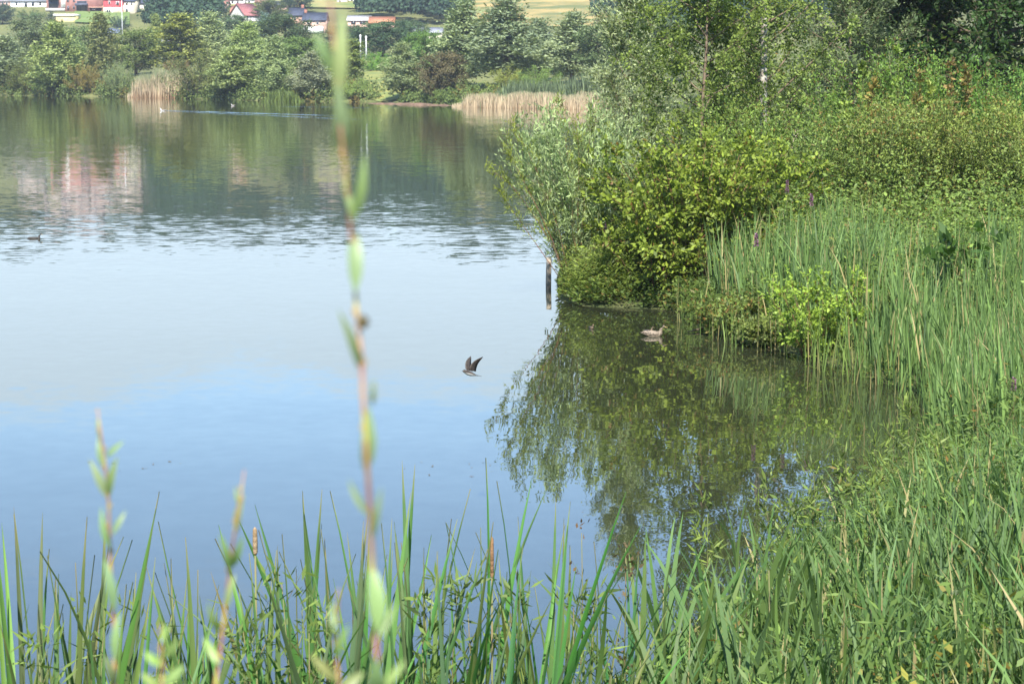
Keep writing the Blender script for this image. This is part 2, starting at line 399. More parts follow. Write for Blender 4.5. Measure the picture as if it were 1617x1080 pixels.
def clothe(rng, axes, ntw, tl, nlf, L, W, spread=.9, up=.2, droop=0.0, out=.5, lrand=.7, rust=0.0, jit=.11, wood=5, sides=5, rust_top=0.0, tvar=.35):
    """twigs along the axes and leaves along the twigs -> (wood geo, leaf geo)"""
    gw, gl = Geo(), Geo()
    allp = np.concatenate([a[0] for a in axes]); cen = allp.mean(0); zmax = allp[:, 2].max()
    tot = sum(np.linalg.norm(np.diff(a[0], axis=0), axis=1).sum() * (1 - a[2]) for a in axes)
    for pts, rad, st in axes:
        if wood: tube(gw, pts, rad, sides, rng.uniform(.2, .8))
        ln = np.linalg.norm(np.diff(pts, axis=0), axis=1).sum() * (1 - st)
        m = max(2, int(round(ntw * ln / tot)))
        u = st + (1 - st) * rng.uniform(0, 1, m) ** .85; u[-1] = .98
        b, T = interp_line(pts, u)
        rd = nrm(rng.normal(0, 1, (m, 3))); rd -= T * (rd * T).sum(1, keepdims=True); rd = nrm(rd)
        D = nrm(T * (1 - spread * .5) + rd * spread + np.array([0, 0, up]) + nrm(b - cen) * .25)
        tlen = tl * rng.uniform(.5, 1.3, m)
        if wood and wood > 5:
            for k in range(0, m, 2): tube(gw, np.array([b[k], b[k] + D[k] * tlen[k]]), np.array([rad[-1] * .8, rad[-1] * .35]), 3, .5, False)
        s = rng.uniform(.08, 1.0, (m, nlf)); tt = rng.uniform(0, 1, m)
        P = b[:, None] + D[:, None] * (tlen[:, None] * s)[..., None]
        P[..., 2] -= droop * tlen[:, None] * s ** 2
        P = P + rng.normal(0, jit, P.shape) * tl
        P = P.reshape(-1, 3); n = len(P)
        DD = np.repeat(D, nlf, 0)
        LD = nrm(DD * .55 + rng.normal(0, lrand * .6, (n, 3)) - np.array([0, 0, droop * .6]))
        NN = nrm(rng.normal(0, .55, (n, 3)) + np.array([0, 0, .55]) + nrm(P - cen) * out)
        tint = np.clip(.5 + (np.repeat(tt, nlf) - .5) * tvar * 1.6 + rng.normal(0, tvar * .5, n), 0, 1)
        ru = (rng.uniform(0, 1, n) < rust + rust_top * np.clip((P[:, 2] / zmax - .7) / .3, 0, 1)) * rng.uniform(.4, .95, n)
        leaves(gl, P, LD, NN, L * rng.uniform(.45, 1.35, n), W * rng.uniform(.6, 1.25, n), tint, ru)
    return gw, gl

# ------------------------------------------------------------------ trees beyond the lake (10 m models, scaled and coloured one by one)
def model(kind, seed):
    rng = np.random.default_rng(seed)
    if kind == 'willow':
        ax = trunk_axes(rng, 9.6, .2, .06, lambda t: 3.1 * min(1.0, .6 + t * 1.7) * (1 - t) ** .95 + .08, 46, .7, .03)
        return clothe(rng, ax, 900, .95, 13, .32, .15, spread=.75, up=.3, out=.7, droop=.15, tvar=.28, jit=.2)
    if kind == 'oak':
        ax = trunk_axes(rng, 9.0, .24, .1, lambda t: 3.7 * (max(.0, 1 - (t * 1.15 - .42) ** 2 * 2.2)) ** .5 + .4, 44, .4, .04)
        return clothe(rng, ax, 850, 1.0, 13, .31, .22, spread=1.0, up=.15, out=.8, tvar=.28, jit=.2)
    if kind == 'bush':
        ax = stem_axes(rng, 34, 9.5, 1.0, (0, 0), .5, .09, 1.6)
        return clothe(rng, ax, 900, 1.25, 13, .33, .23, spread=1.0, up=.1, out=.9, tvar=.28, jit=.2)
    if kind == 'poplar':
        ax = trunk_axes(rng, 10, .16, .06, lambda t: 1.7 * (math.sin(math.pi * min(1, t * .8 + .2)) ** .7), 44, .9, .02)
        return clothe(rng, ax, 620, .75, 12, .28, .17, spread=.7, up=.3, out=.6, tvar=.28, jit=.2)
    if kind == 'conifer':
        ax = trunk_axes(rng, 10, .2, .08, lambda t: 3.2 * (1 - t) ** .8 + .15, 44, .05, .01, -.25)
        return clothe(rng, ax, 700, .7, 13, .28, .11, spread=.8, up=-.05, out=.4, droop=.1, tvar=.3)
MODELS = {}
for kd, sds in (('willow', (1, 2, 3)), ('oak', (4, 5, 6)), ('bush', (7, 8, 9)), ('poplar', (10, 11)), ('conifer', (12,))):
    for s_ in sds:
        w_, l_ = model(kd, s_)
        z = np.concatenate(l_.v); h_ = np.percentile(z[:, 2], 99.5); r_ = np.percentile(np.abs(z[:, :2]), 97)
        MODELS.setdefault(kd, []).append((w_.mesh(kd + '_wood', M_BARK), l_.mesh(kd + '_leaves', M_FAR), h_, r_))
def far_tree(name, label, cat, kind, var, px, base, top, wpx, color, Y=None, group=None, rz=0.0, trunk='trunk', pale=False):
    b = hit(px, base) if Y is None else np.array([(px - 808.5) / (FPX * math.cos(PITCH)) * Y * 1.0, Y, 0])
    if Y is not None: b[0] = at(px, base, Y)[0]; b[2] = G(b[0], b[1])
    ztop = at(px, top, b[1])[2]; H = max(ztop - b[2], 1.0)
    wd, lf, h_, r_ = MODELS[kind][var % len(MODELS[kind])]
    wid = wpx / FPX * b[1]
    s = (wid / 2 / r_, wid / 2 / r_, H / h_)
    t = thing(name, label, cat, (b[0], b[1], b[2] - .1), rz, group, s)
    tw = put(trunk, wd, t)
    if pale: tw.data = wd.copy(); tw.data.materials.clear(); tw.data.materials.append(M_PALEBARK)
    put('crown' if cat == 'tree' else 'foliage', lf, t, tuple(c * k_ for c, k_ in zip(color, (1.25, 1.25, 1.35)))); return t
GREYW, PALEW, OLIVE, DARK, MIDG, YELG, BRIT, BROWN, BLUE = (.150, .185, .105), (.185, .225, .100), (.085, .105, .032), (.036, .062, .030), (.075, .115, .038), (.150, .175, .045), (.085, .165, .030), (.105, .085, .045), (.10, .15, .14)
FT = 'trees and bushes along the far shore'
far_list = [
 # name, label, cat, kind, var, px, base, top, width, colour, Y, rz
 ('willow_tree', 'grey-green willow cut by the left edge of the picture on the far shore', 'tree', 'willow', 0, 8, 143, 58, 75, GREYW, None, 0),
 ('broadleaf_tree', 'dull green tree rising behind the far-left willows below the white bungalow', 'tree', 'oak', 0, 60, 138, 30, 85, (.085, .11, .055), 392, 1),
 ('willow_tree', 'tall pointed pale willow at far left below the flat yellow building', 'tree', 'willow', 1, 91, 149, 36, 72, (.165, .205, .075), None, 2),
 ('broadleaf_tree', 'green tree right of the tall pointed pale willow at far left', 'tree', 'oak', 1, 132, 149, 42, 74, (.095, .135, .055), 372, 3),
 ('shrub', 'dark olive shrub overhanging the water beside the dry strip at far left', 'shrub', 'bush', 0, 40, 148, 92, 66, OLIVE, None, .5),
 ('shrub', 'round green shrub at the waterline under the tall pointed pale willow', 'shrub', 'bush', 1, 92, 151, 100, 82, (.085, .125, .035), None, 1.2),
 ('shrub', 'rust-tinged olive shrub at the waterline left of the slender birch', 'shrub', 'bush', 2, 136, 152, 98, 56, (.14, .115, .035), None, 2),
 ('birch_tree', 'slender birch with thin pale straight trunk on the far shore', 'tree', 'poplar', 0, 162, 152, 22, 42, (.13, .145, .06), 352, 0),
 ('shrub', 'low grey-green shrub between slender birch and straw-coloured reed bed', 'shrub', 'bush', 0, 186, 153, 96, 50, (.12, .155, .07), None, 3),
 ('broadleaf_tree', 'dark green rounded tree above the left reed bed', 'tree', 'oak', 2, 216, 150, 46, 84, (.085, .115, .035), 372, 2),
 ('poplar_tree', 'thin light green poplar standing before the dark hillside wood at left', 'tree', 'poplar', 1, 247, 110, 22, 20, (.14, .175, .06), 430, 1),
 ('birch_tree', 'tall yellow-green birch behind the right end of the left reed bed', 'tree', 'poplar', 0, 284, 150, 22, 66, (.165, .185, .055), 366, 2.2),
 ('shrub', 'brown-leaved bush just above the right end of the left reed bed', 'shrub', 'bush', 2, 283, 148, 92, 46, (.12, .085, .04), 348, 1),
 ('willow_tree', 'pale silvery willow directly below the grey barn roof', 'tree', 'willow', 2, 337, 140, 20, 66, (.20, .24, .125), 372, .4),
 ('shrub', 'big dark olive round bush overhanging the water right of the left reed bed', 'shrub', 'bush', 1, 322, 157, 74, 100, (.085, .10, .035), None, .9),
 ('willow_tree', 'pale conical willow rising behind the paler waterside willow, below the red-roofed house', 'tree', 'willow', 0, 393, 145, 36, 66, (.19, .24, .095), 356, 1.9),
 ('willow_tree', 'broad pale willow at the waterline right of the big dark olive bush', 'tree', 'willow', 1, 374, 160, 76, 82, (.175, .215, .09), None, 2.9),
 ('cedar_tree', 'blue-grey cedar on the slope beside the red-roofed house', 'tree', 'conifer', 0, 417, 110, 20, 46, BLUE, 420, 0),
 ('broadleaf_tree', 'dark tree in front of the two slate-roofed brick houses', 'tree', 'oak', 0, 452, 120, 24, 86, (.045, .07, .03), 405, 2.2),
 ('willow_tree', 'upright silvery willow at the waterline with bright reeds at its foot', 'tree', 'willow', 2, 437, 160, 58, 54, (.17, .215, .10), None, 1.3),
 ('broadleaf_tree', 'fresh green tree left of the blurred tall shoot on the far shore', 'tree', 'oak', 1, 476, 150, 58, 66, (.085, .13, .04), 330, .7),
 ('willow_tree', 'short grey rounded willow at the waterline just left of the blurred tall shoot', 'tree', 'willow', 0, 493, 161, 82, 54, (.17, .19, .125), None, 2.4),
 ('broadleaf_tree', 'green tree on the far shore straight behind the blurred tall shoot', 'tree', 'oak', 2, 522, 160, 68, 54, (.085, .12, .045), 310, 1.4),
 ('birch_tree', 'light yellow-green birch just right of the blurred tall shoot', 'tree', 'poplar', 1, 553, 160, 62, 52, (.14, .175, .055), 300, 3),
 ('shrub', 'light green low bush at the waterline just right of the blurred tall shoot', 'shrub', 'bush', 0, 556, 164, 124, 50, (.13, .185, .05), None, 1.7),
 ('shrub', 'bright green round bush above the patch of dry grass', 'shrub', 'bush', 2, 593, 122, 80, 64, BRIT, 345, .3),
 ('willow_tree', 'rounded grey-green willow standing at the brown mud bank', 'tree', 'willow', 1, 636, 164, 68, 58, (.155, .19, .095), None, .8),
 ('broadleaf_tree', 'bright mid-green tree behind the rounded willow of the mud bank', 'tree', 'oak', 1, 672, 150, 50, 64, (.075, .13, .035), 310, 2.6),
 ('alder_tree', 'dark brownish alder right of the rounded willow of the mud bank', 'tree', 'oak', 2, 697, 165, 82, 66, (.085, .075, .040), None, 1.1),
 ('shrub', 'low light green shrubs tuft at the left end of the long reed bed', 'shrub', 'bush', 1, 706, 167, 138, 44, (.12, .17, .05), None, 0),
 ('willow_tree', 'tall billowing willow left of the dry hillside field', 'tree', 'willow', 2, 732, 162, 2, 92, (.155, .195, .10), 283, 2),
 ('willow_tree', 'tallest grey willow, its top against the dry hillside field', 'tree', 'willow', 0, 798, 162, -4, 104, (.135, .17, .10), 276, 1),
 ('willow_tree', 'grey willow between the tallest willow and the pale willows on its right', 'tree', 'willow', 1, 852, 160, 30, 72, (.125, .16, .095), 284, 0),
 ('willow_tree', 'pale grey willow right of the slate gable, above the long reed bed', 'tree', 'willow', 2, 902, 160, 20, 92, (.165, .20, .115), 270, 2.7),
 ('shrub', 'yellow-green low bush above the left half of the long reed bed', 'shrub', 'bush', 2, 803, 166, 106, 66, (.145, .165, .04), 262, 2.2),
 ('shrub', 'green low bush above the middle of the long reed bed', 'shrub', 'bush', 0, 850, 166, 104, 72, (.10, .15, .04), 258, .2),
 ('broadleaf_tree', 'dark green tree half hidden behind the near grey willow right of the lake', 'tree', 'oak', 0, 960, 165, 38, 90, (.07, .10, .045), 262, 1.8),
 ('broadleaf_tree', 'shaded green tree closing the far shore behind the near silver birch', 'tree', 'oak', 2, 1035, 165, 24, 100, (.065, .095, .045), 255, .3),
]
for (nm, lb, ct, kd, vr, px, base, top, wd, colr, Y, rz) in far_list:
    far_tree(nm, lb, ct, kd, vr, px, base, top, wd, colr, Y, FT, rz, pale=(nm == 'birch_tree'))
# trees among the houses on the hillside
HT = 'trees among the houses on the hill'
for (nm, lb, kd, vr, px, base, top, wd, colr) in [
 ('broadleaf_tree', 'dark bluish tree at the left edge below the white bungalow', 'oak', 0, 4, 40, 6, 34, (.045, .07, .05)),
 ('broadleaf_tree', 'green hedge-like tree right below the white bungalow', 'bush', 1, 50, 32, 14, 50, (.075, .115, .045)),
 ('fir_tree', 'dark fir beside the left end of the flat yellow building', 'conifer', 0, 82, 48, 18, 24, (.04, .06, .045)),
 ('broadleaf_tree', 'dark bushy tree at the foot of the green meadow by the white mast', 'bush', 2, 190, 48, 24, 34, (.035, .06, .045)),
 ('fir_tree', 'dark fir beside the orange-roofed small house', 'conifer', 0, 357, 55, 8, 28, (.035, .055, .035)),
 ('broadleaf_tree', 'green tree below the orange-roofed small house', 'oak', 1, 376, 62, 24, 44, (.06, .095, .045)),
 ('broadleaf_tree', 'olive tree between the red-roofed house and the slate-roofed brick houses', 'oak', 2, 425, 40, 0, 46, (.07, .09, .04)),
 ('broadleaf_tree', 'dark tree standing above the slate-roofed brick houses', 'oak', 0, 470, 22, -22, 52, (.04, .065, .045)),
 ('broadleaf_tree', 'wide dark green tree below the long orange-roofed row', 'oak', 1, 605, 90, 34, 88, (.045, .08, .038)),
 ('broadleaf_tree', 'dark green tree behind the twin white poles', 'oak', 2, 548, 86, 40, 70, (.045, .075, .038)),
 ('broadleaf_tree', 'green tree right of the long orange-roofed row', 'oak', 0, 648, 78, 32, 52, (.06, .09, .045)),
]:
    far_tree(nm, lb, 'tree', kd, vr, px, base, top, wd, colr, None, HT, px * .37)

# hillside wood: reads as one dark mass
rng = np.random.default_rng(77)
g = Geo(); pos = []
def wood_region(x0, x1, y0, y1, n):
    for _ in range(n):
        h_ = hit(rng.uniform(x0, x1), rng.uniform(y0, y1), 420)
        if h_ is not None and h_[1] > 440: pos.append(h_)
wood_region(575, 722, 2, 40, 60); wood_region(238, 330, 4, 62, 34); wood_region(560, 700, -60, 0, 70); wood_region(230, 560, -95, -14, 90)
wood_region(-60, 230, -105, -62, 60); wood_region(940, 1620, -95, 45, 150); wood_region(700, 940, -100, -45, 60); wood_region(1000, 1620, 45, 80, 50)
for p in pos:
    s = rng.uniform(.75, 1.25); m = 420
    d = nrm(rng.normal(0, 1, (m, 3))); d[:, 2] = np.abs(d[:, 2]) * 1.0 - .15; d = nrm(d)
    lump = 1 + .22 * np.sin(d[:, 0] * 5 + s * 9) * np.sin(d[:, 1] * 6 + s * 5) * np.cos(d[:, 2] * 4)
    P = p + np.array([0, 0, 4.2 * s]) + d * np.array([4.6, 4.6, 5.2]) * s * (lump * rng.uniform(.82, 1.05, m))[:, None]
    leaves(g, P, nrm(rng.normal(0, 1, (m, 3))), nrm(d + rng.normal(0, .35, (m, 3)) + [0, 0, .3]), rng.uniform(.7, 1.25, m), rng.uniform(.55, .95, m), np.clip(rng.normal(.5, .2, m) + rng.normal(0, .15), 0, 1))
tag(put('hillside_wood', g.mesh('hillside_wood', M_FAR), None, (.034, .064, .042)), 'dark green wood covering the hillside behind the houses', 'wood', kind='stuff')

# dry field, meadow, banks: thin sheets draped on the land
def drape(name, corners, mat, lift, n=14, label=None):
    c = [np.array(hit(*p)[:2]) for p in corners]
    u, v = np.meshgrid(np.linspace(0, 1, n), np.linspace(0, 1, n))
    xy = (c[0] * ((1 - u) * (1 - v))[..., None] + c[1] * (u * (1 - v))[..., None] + c[2] * (u * v)[..., None] + c[3] * ((1 - u) * v)[..., None])
    z = ground(xy[..., 0], xy[..., 1]) + lift
    i = (np.arange(n - 1)[:, None] * n + np.arange(n - 1)[None]).ravel()
    gg = Geo().add(np.concatenate([xy, z[..., None]], -1), np.stack([i, i + 1, i + n + 1, i + n], -1))
    return tag(put(name, gg.mesh(name, mat, True)), kind='structure')
drape('dry_field', [(715, 44), (1000, 44), (1000, -60), (735, -60)], plain('dry_grass', (.36, .27, .11), (.13, .15, .06), .09, .95, .1, detail=7), .5, 26)
drape('meadow', [(118, 38), (205, 42), (205, 22), (118, 21)], plain('meadow_grass', (.12, .19, .05), (.17, .22, .08), .12, .95, .1), .45)
drape('grass_terrace', [(340, 12), (575, 16), (575, -4), (320, -4)], plain('terrace_grass', (.14, .19, .06), (.30, .26, .11), .1, .95, .1), .45)
drape('dry_slope', [(572, 160), (640, 160), (632, 112), (576, 114)], plain('dry_slope_grass', (.26, .25, .075), (.14, .18, .06), .5, .95, .1, detail=6), .12)

# ------------------------------------------------------------------ houses on the hill
def house(name, label, x0, x1, base, eave, ridge, wall, roofc, roof='along', windows=(), door=(), chimney=None, depth=8.0, frame=(.75, .75, .73), extra=None, cat='house', group='houses on the hillside', rz=0.0):
    p = hit((x0 + x1) / 2, base); Y = p[1]; m = Y / FPX
    t = thing(name, label, cat, (p[0], Y, p[2]), rz, group)
    w = (x1 - x0) * m; hw = w / 2; X = lambda px: (px - (x0 + x1) / 2) * m; Z = lambda py: (base - py) * m
    he, hr = Z(eave), Z(ridge)
    g = Geo(); box(g, -hw, hw, 0, depth, -2.0, he)
    if roof == 'gable_front': g.add([[-hw, 0, he], [hw, 0, he], [0, 0, hr - .05], [-hw, depth, he], [hw, depth, he], [0, depth, hr - .05]], None, [[0, 1, 2], [4, 3, 5]])
    if roof == 'along': g.add([[-hw, 0, he], [-hw, depth, he], [-hw, depth / 2, hr - .05], [hw, 0, he], [hw, depth, he], [hw, depth / 2, hr - .05]], None, [[1, 0, 2], [3, 4, 5]])
    put('wall', g.mesh('wall', M_WALL), t, wall)
    g = Geo(); e = .35; k = .18
    if roof == 'along':
        for s in (0, 1):
            ya, yb = (-e, depth / 2) if s == 0 else (depth + e, depth / 2)
            za = he - e * (hr - he) / (depth / 2)
            v = [[-hw - e, ya, za], [hw + e, ya, za], [hw + e, yb, hr], [-hw - e, yb, hr]]
            v += [[a, b, c + k] for a, b, c in v]
            g.add(v, BOXQ)
    elif roof == 'gable_front':
        for s in (-1, 1):
            za = he - e * (hr - he) / hw
            v = [[s * (hw + e), -e, za], [s * (hw + e), depth + e, za], [0, depth + e, hr], [0, -e, hr]]
            v += [[a, b, c + k] for a, b, c in v]
            g.add(v, BOXQ)
    else: box(g, -hw - .25, hw + .25, -.25, depth + .25, he + .003, max(hr, he + .3))
    rf = put('roof', g.mesh('roof', M_ROOF), t, roofc)
    if chimney:
        c = X(chimney); put('chimney', box(Geo(), c - .35, c + .35, depth * .5 - .3, depth * .5 + .3, hr - .6, hr + .9).mesh('chimney', M_WALL), rf, (.28, .13, .09))
    for (a, b, c, d) in windows:
        wn_ = put('window', box(Geo(), X(a) - .08, X(b) + .08, -.06, .02, Z(d) - .08, Z(c) + .08).mesh('window', M_WALL), t, frame)
        put('pane', box(Geo(), X(a), X(b), -.09, -.061, Z(d), Z(c)).mesh('pane', M_GLASS), wn_)
    for (a, b, c, d, dc) in door:
        put('door', box(Geo(), X(a), X(b), -.07, .02, Z(d), Z(c)).mesh('door', M_WALL), t, dc)
    for (nm, a, b, c, d, y0, y1, cc) in (extra or ()):
        put(nm, box(Geo(), X(a), X(b), y0, y1, Z(d), Z(c)).mesh(nm, M_WALL), t, cc)
    return t
BRICK, REDB, CREAM, WHITE, SLATE, ORANGE = (.36, .22, .17), (.33, .165, .14), (.62, .56, .42), (.80, .80, .78), (.055, .065, .095), (.48, .20, .11)
house('bungalow', 'long white bungalow with grey roof at the far left of the hill', 17, 73, 12, 3, -7, WHITE, (.17, .18, .20), windows=[(25, 28, 4.5, 9), (39, 43, 5, 11), (50, 54, 5, 10), (62, 65, 4.5, 9)], cat='house')
house('apartment_block', 'red-brick apartment block with dark balconies', 74, 160, 19, -22, -28, REDB, (.16, .15, .15), 'flat',
      windows=[(78, 92, 1.5, 13), (122, 137, 3, 17.5), (106.5, 109, 1, 4), (116, 118.5, 1, 4), (107, 109, 11, 17), (116, 118, 11, 15), (78, 92, -16, -6), (122, 137, -14, -4)],
      frame=(.20, .20, .24), cat='building', depth=12,
      extra=[('balcony', 77, 94, -2, 1.2, -1.6, -.02, (.10, .11, .15)), ('balcony', 120, 139, 6.5, 10, -1.6, -.02, (.10, .11, .15)), ('white_panel', 97, 104, -8, 13, -.12, -.01, (.78, .78, .78)), ('plinth', 72.5, 103, 14, 18.5, -.35, -.13, (.52, .50, .47))])
house('shed', 'low brick shed with orange-brown roof beside the brick apartment block', 142, 161, 19, 13, 7.5, (.34, .2, .16), (.42, .25, .18), windows=[(146, 151, 15, 18)], depth=6, frame=(.3, .2, .17), cat='shed')
house('townhouse', 'bright red house with a cream ground floor', 164, 193, 23, 0, -7, (.45, .07, .08), SLATE, windows=[(184, 188, 4, 9), (172, 174.5, 3, 8), (169, 171, 15.5, 20), (172.5, 174.5, 15.5, 20)],
      door=[(176, 178.5, 15, 22.5, (.8, .8, .78))], extra=[('ground_floor_render', 163.6, 193.3, 12.5, 23, -.055, -.003, CREAM)])
house('townhouse', 'cream two-storey house under a slate roof beside the bright red house', 193.5, 213, 22, 3, -6, CREAM, SLATE, windows=[(199, 202, 4.5, 8.5), (199, 202, 14.5, 19.5), (207, 209, 5, 8.5)], chimney=211)
house('cottage', 'small cream-gabled cottage with steep slate roof right of the cream house', 214, 236, 16, 6, -6, (.58, .54, .44), SLATE, 'along', windows=[(228, 230, 8, 11)], depth=7, rz=-.5)
house('pavilion', 'flat yellow building with white roof in front of the brick apartments', 86, 119, 35, 26.5, 23, (.62, .50, .24), (.78, .76, .72), 'flat', windows=[], door=[(96, 99, 29, 34.5, (.5, .42, .25))], cat='building', depth=6)
house('barn', 'long barn with pale blue-grey roof right of the dark hillside wood', 314, 342, 23, 16.5, 6.5, (.36, .29, .24), (.36, .42, .50), windows=[(320, 323, 18.5, 21)], depth=9, cat='barn')
house('house', 'small white house with orange roof beside the dark fir', 365, 385, 25, 20, 11, WHITE, (.50, .23, .16), windows=[(371, 374, 21, 24)])
house('house', 'white house at the top edge above the small orange-roofed house', 362, 384, 10, 1, -6, WHITE, (.4, .2, .14), windows=[(366, 369, 2.5, 6.5), (374, 377, 3, 8)])
house('house', 'low white house at the top edge left of the olive tree', 387, 402, 8, 1, -4, (.74, .73, .7), (.3, .25, .22), windows=[(392, 395, 2.5, 6)])
house('house', 'white-gabled house with dull red roof turned sideways', 386, 412, 34, 25, 7, (.72, .70, .68), (.28, .11, .11), windows=[(389, 391, 27, 31)], depth=9, rz=.6)
house('house', 'narrow brick house with dark slate roof behind the dark tree', 457, 478, 40, 25.5, 14, BRICK, SLATE, chimney=476, windows=[(464, 467, 28, 32)])
house('house', 'brick house with wide slate roof and white lean-to', 479, 514, 53, 33, 21.5, (.44, .30, .24), SLATE, windows=[(485, 488, 36, 39), (500, 503, 36, 39)],
      extra=[('lean_to', 479.5, 511, 43, 53, -3.0, -.01, (.80, .80, .79))], door=[], chimney=481)
house('house', 'pale pink house with grey roof and two dark windows right of the blurred shoot', 549, 583, 44, 33.5, 26, (.62, .40, .34), (.48, .47, .47), windows=[(555, 561.5, 35.2, 38.8), (568.5, 576, 35.2, 38.8)], frame=(.3, .17, .14))
house('row_house', 'long row with bright orange tiled roof', 583.5, 621, 46, 38, 28, (.48, .30, .24), ORANGE, windows=[(590, 594, 39.5, 43), (606, 610, 39.5, 43)])
house('house', 'pale house at the top edge just right of the blurred shoot tip', 532, 548, 6, -1, -7, (.72, .62, .54), (.42, .3, .26), windows=[(536, 538, 0, 4)])
house('house', 'white-walled house at the top edge left of the hillside wood', 550, 566, 5, -2, -8, WHITE, (.36, .3, .28), windows=[(554, 557, -1, 3)])
house('house', 'grey-roofed house glimpsed left of the tall billowing willow', 650, 666, 58, 50, 43, (.35, .32, .3), (.28, .30, .33), windows=[(655, 658, 52, 55)])
house('house', 'small cream house at the left shoulder of the tall billowing willow', 675, 697, 62, 53, 45, (.66, .6, .48), (.26, .27, .30), windows=[(679, 682, 54.5, 58)])
house('house', 'slate gable showing between the grey willows', 856, 872, 72, 62, 46, (.22, .23, .27), (.10, .11, .15), 'gable_front')
house('house', 'blue-grey roof peeping through trees below the green meadow', 164, 186, 60, 53, 46, (.4, .38, .38), (.16, .19, .28), depth=6)
house('house', 'blue-slate roof peeping out left of the tall yellow-green birch', 250, 268, 66, 59, 51, (.42, .42, .44), (.17, .21, .33), depth=6)
for (a, b, base, wall, rf, lb) in [(238, 252, 6, BRICK, (.20, .18, .18), 'small brick house at the top edge beside the dark hillside wood'), (404, 420, 12, (.42, .30, .25), (.30, .15, .12), 'small brick house with brown roof left of the olive hillside tree'),
     (432, 452, 16, (.40, .27, .22), SLATE, 'small brick house with slate roof right of the olive hillside tree'), (342, 358, 14, (.46, .34, .28), (.34, .17, .13), 'narrow brick house between barn and dark fir'), (0, 15, 10, (.44, .3, .25), (.22, .2, .2), 'brick house cut by the left edge beside the white bungalow')]:
    house('house', lb, a, b, base, base - 7, base - 13, wall, rf, windows=[(a + 3, a + 5.5, base - 5.5, base - 2), (b - 5.5, b - 3, base - 5.5, base - 2)], chimney=b - 3, depth=7)
# brick houses further up, seen only mirrored in the lake
for i, (a, b, base) in enumerate([(20, 58, -22), (88, 128, -40), (136, 172, -34), (176, 214, -26), (222, 250, -30), (500, 545, -22), (110, 150, -66), (60, 96, -60)]):
    house('brick_house', 'brick house high on the hill, showing only as a pinkish reflection in the lake', a, b, base, base - 22, base - 31, (.36, .30, .27), (.22, .18, .17), windows=[(a + 5, a + 9, base - 18, base - 12), (b - 9, b - 5, base - 18, base - 12)], group='brick houses mirrored in the lake')

# poles and masts
def pole(name, label, px, top, base, wpx, Y, cat='pole', arm=None, mat=M_METAL):
    b = at(px, base, Y); zt = at(px, top, Y)[2]; z0 = G(b[0], Y)
    t = thing(name, label, cat, (b[0], Y, z0)); r = wpx / 2 / FPX * Y
    g = Geo(); tube(g, [[0, 0, -.3], [0, 0, (zt - z0) * .5], [0, 0, zt - z0]], [r * 1.15, r, r * .85], 8); put('shaft', g.mesh('shaft', mat, True), t)
    if arm: put('arm', box(Geo(), -arm, arm, -.06, .06, zt - z0 - .4, zt - z0 - .2).mesh('arm', mat), t)
    return t
pole('mast', 'thin tall pale mast crossing the green meadow', 193.5, -12, 60, 1.2, 430, 'mast', arm=.5)
pole('utility_pole', 'short white pole left of the pale silvery willow', 312.3, 54, 78, 2.6, 415, arm=.3)
pole('utility_pole', 'left of the twin white poles above the bright green bush', 569.3, 55, 86, 2.2, 400, arm=.2)
pole('utility_pole', 'right of the twin white poles above the bright green bush', 578.3, 57, 86, 2.2, 400, arm=.2)

# ------------------------------------------------------------------ reed beds on the far shore
def straw_mat():
    m, n, l = newmat('straw_reed')
    t = attr(n, 'tint'); r = attr(n, 'rust')
    c = mixc(n, l, smooth(n, l, t, .15, .4), (.33, .215, .125), (.42, .33, .215))
    c = mixc(n, l, smooth(n, l, t, .60, .95), c, (.18, .22, .11))
    c = mixc(n, l, math_node(n, l, 'MULTIPLY', r, .5), c, (.14, .11, .06))
    p = n.new('ShaderNodeBsdfPrincipled'); l.new(c, p.inputs['Base Color']); p.inputs['Roughness'].default_value = .8; p.inputs['Specular IOR Level'].default_value = .2
    o = n.new('ShaderNodeOutputMaterial'); l.new(p.outputs[0], o.inputs[0]); return m
M_STRAW = straw_mat()
def reed_bed(name, label, pts, n, hgt, dep, tg=0.9, seed=0):
    rng = np.random.default_rng(seed); g = Geo(); pts = np.array(pts, float)
    u = rng.uniform(0, 1, n); f = u * (len(pts) - 1); i = np.minimum(f.astype(int), len(pts) - 2); w = (f - i)[:, None]
    b = pts[i] * (1 - w) + pts[i + 1] * w
    b = np.concatenate([b, np.zeros((n, 1))], 1); b[:, 1] += rng.uniform(-.4, dep, n); b[:, 0] += rng.normal(0, .4, n)
    b[:, 2] = np.maximum(ground(b[:, 0], b[:, 1]), -.3) - .05
    hv = 1 + .07 * np.sin(b[:, 0] * .7) + .05 * np.sin(b[:, 0] * 1.9)
    edge = np.clip(np.minimum(u, 1 - u) * 9, .35, 1)
    blades(g, b, rng.uniform(0, 6.28, n), rng.uniform(0, .10, n), rng.uniform(0, .35, n), hgt * hv * edge * rng.uniform(.5, 1.15, n), rng.uniform(.05, .11, n), 4, rng.uniform(-1, 1, n), rng.normal(.47, .06, n), rng.uniform(0, 1, n) ** 3, prof=np.array([.8, 1, 1, .9, .2]), tgrad=tg)
    return tag(put(name, g.mesh(name, M_STRAW)), label, 'reeds', kind='stuff')
p1, p2 = onplane(208, 154.5), onplane(298, 156)
reed_bed('reed_bed', 'straw-coloured tall reed bed with green tops on the far shore at left', [p1[:2], (p1[:2] + p2[:2]) / 2 + [0, -1.0], p2[:2]], 6500, 3.6, 3.0, .95, 3)
P3 = [onplane(724, 169)[:2], onplane(800, 171)[:2], onplane(880, 172.5)[:2], onplane(962, 174)[:2]]
reed_bed('reed_bed', 'long low pale reed bed on the far shore left of the near willow', P3, 9500, 1.85, 3.2, .66, 4)
rng = np.random.default_rng(5)
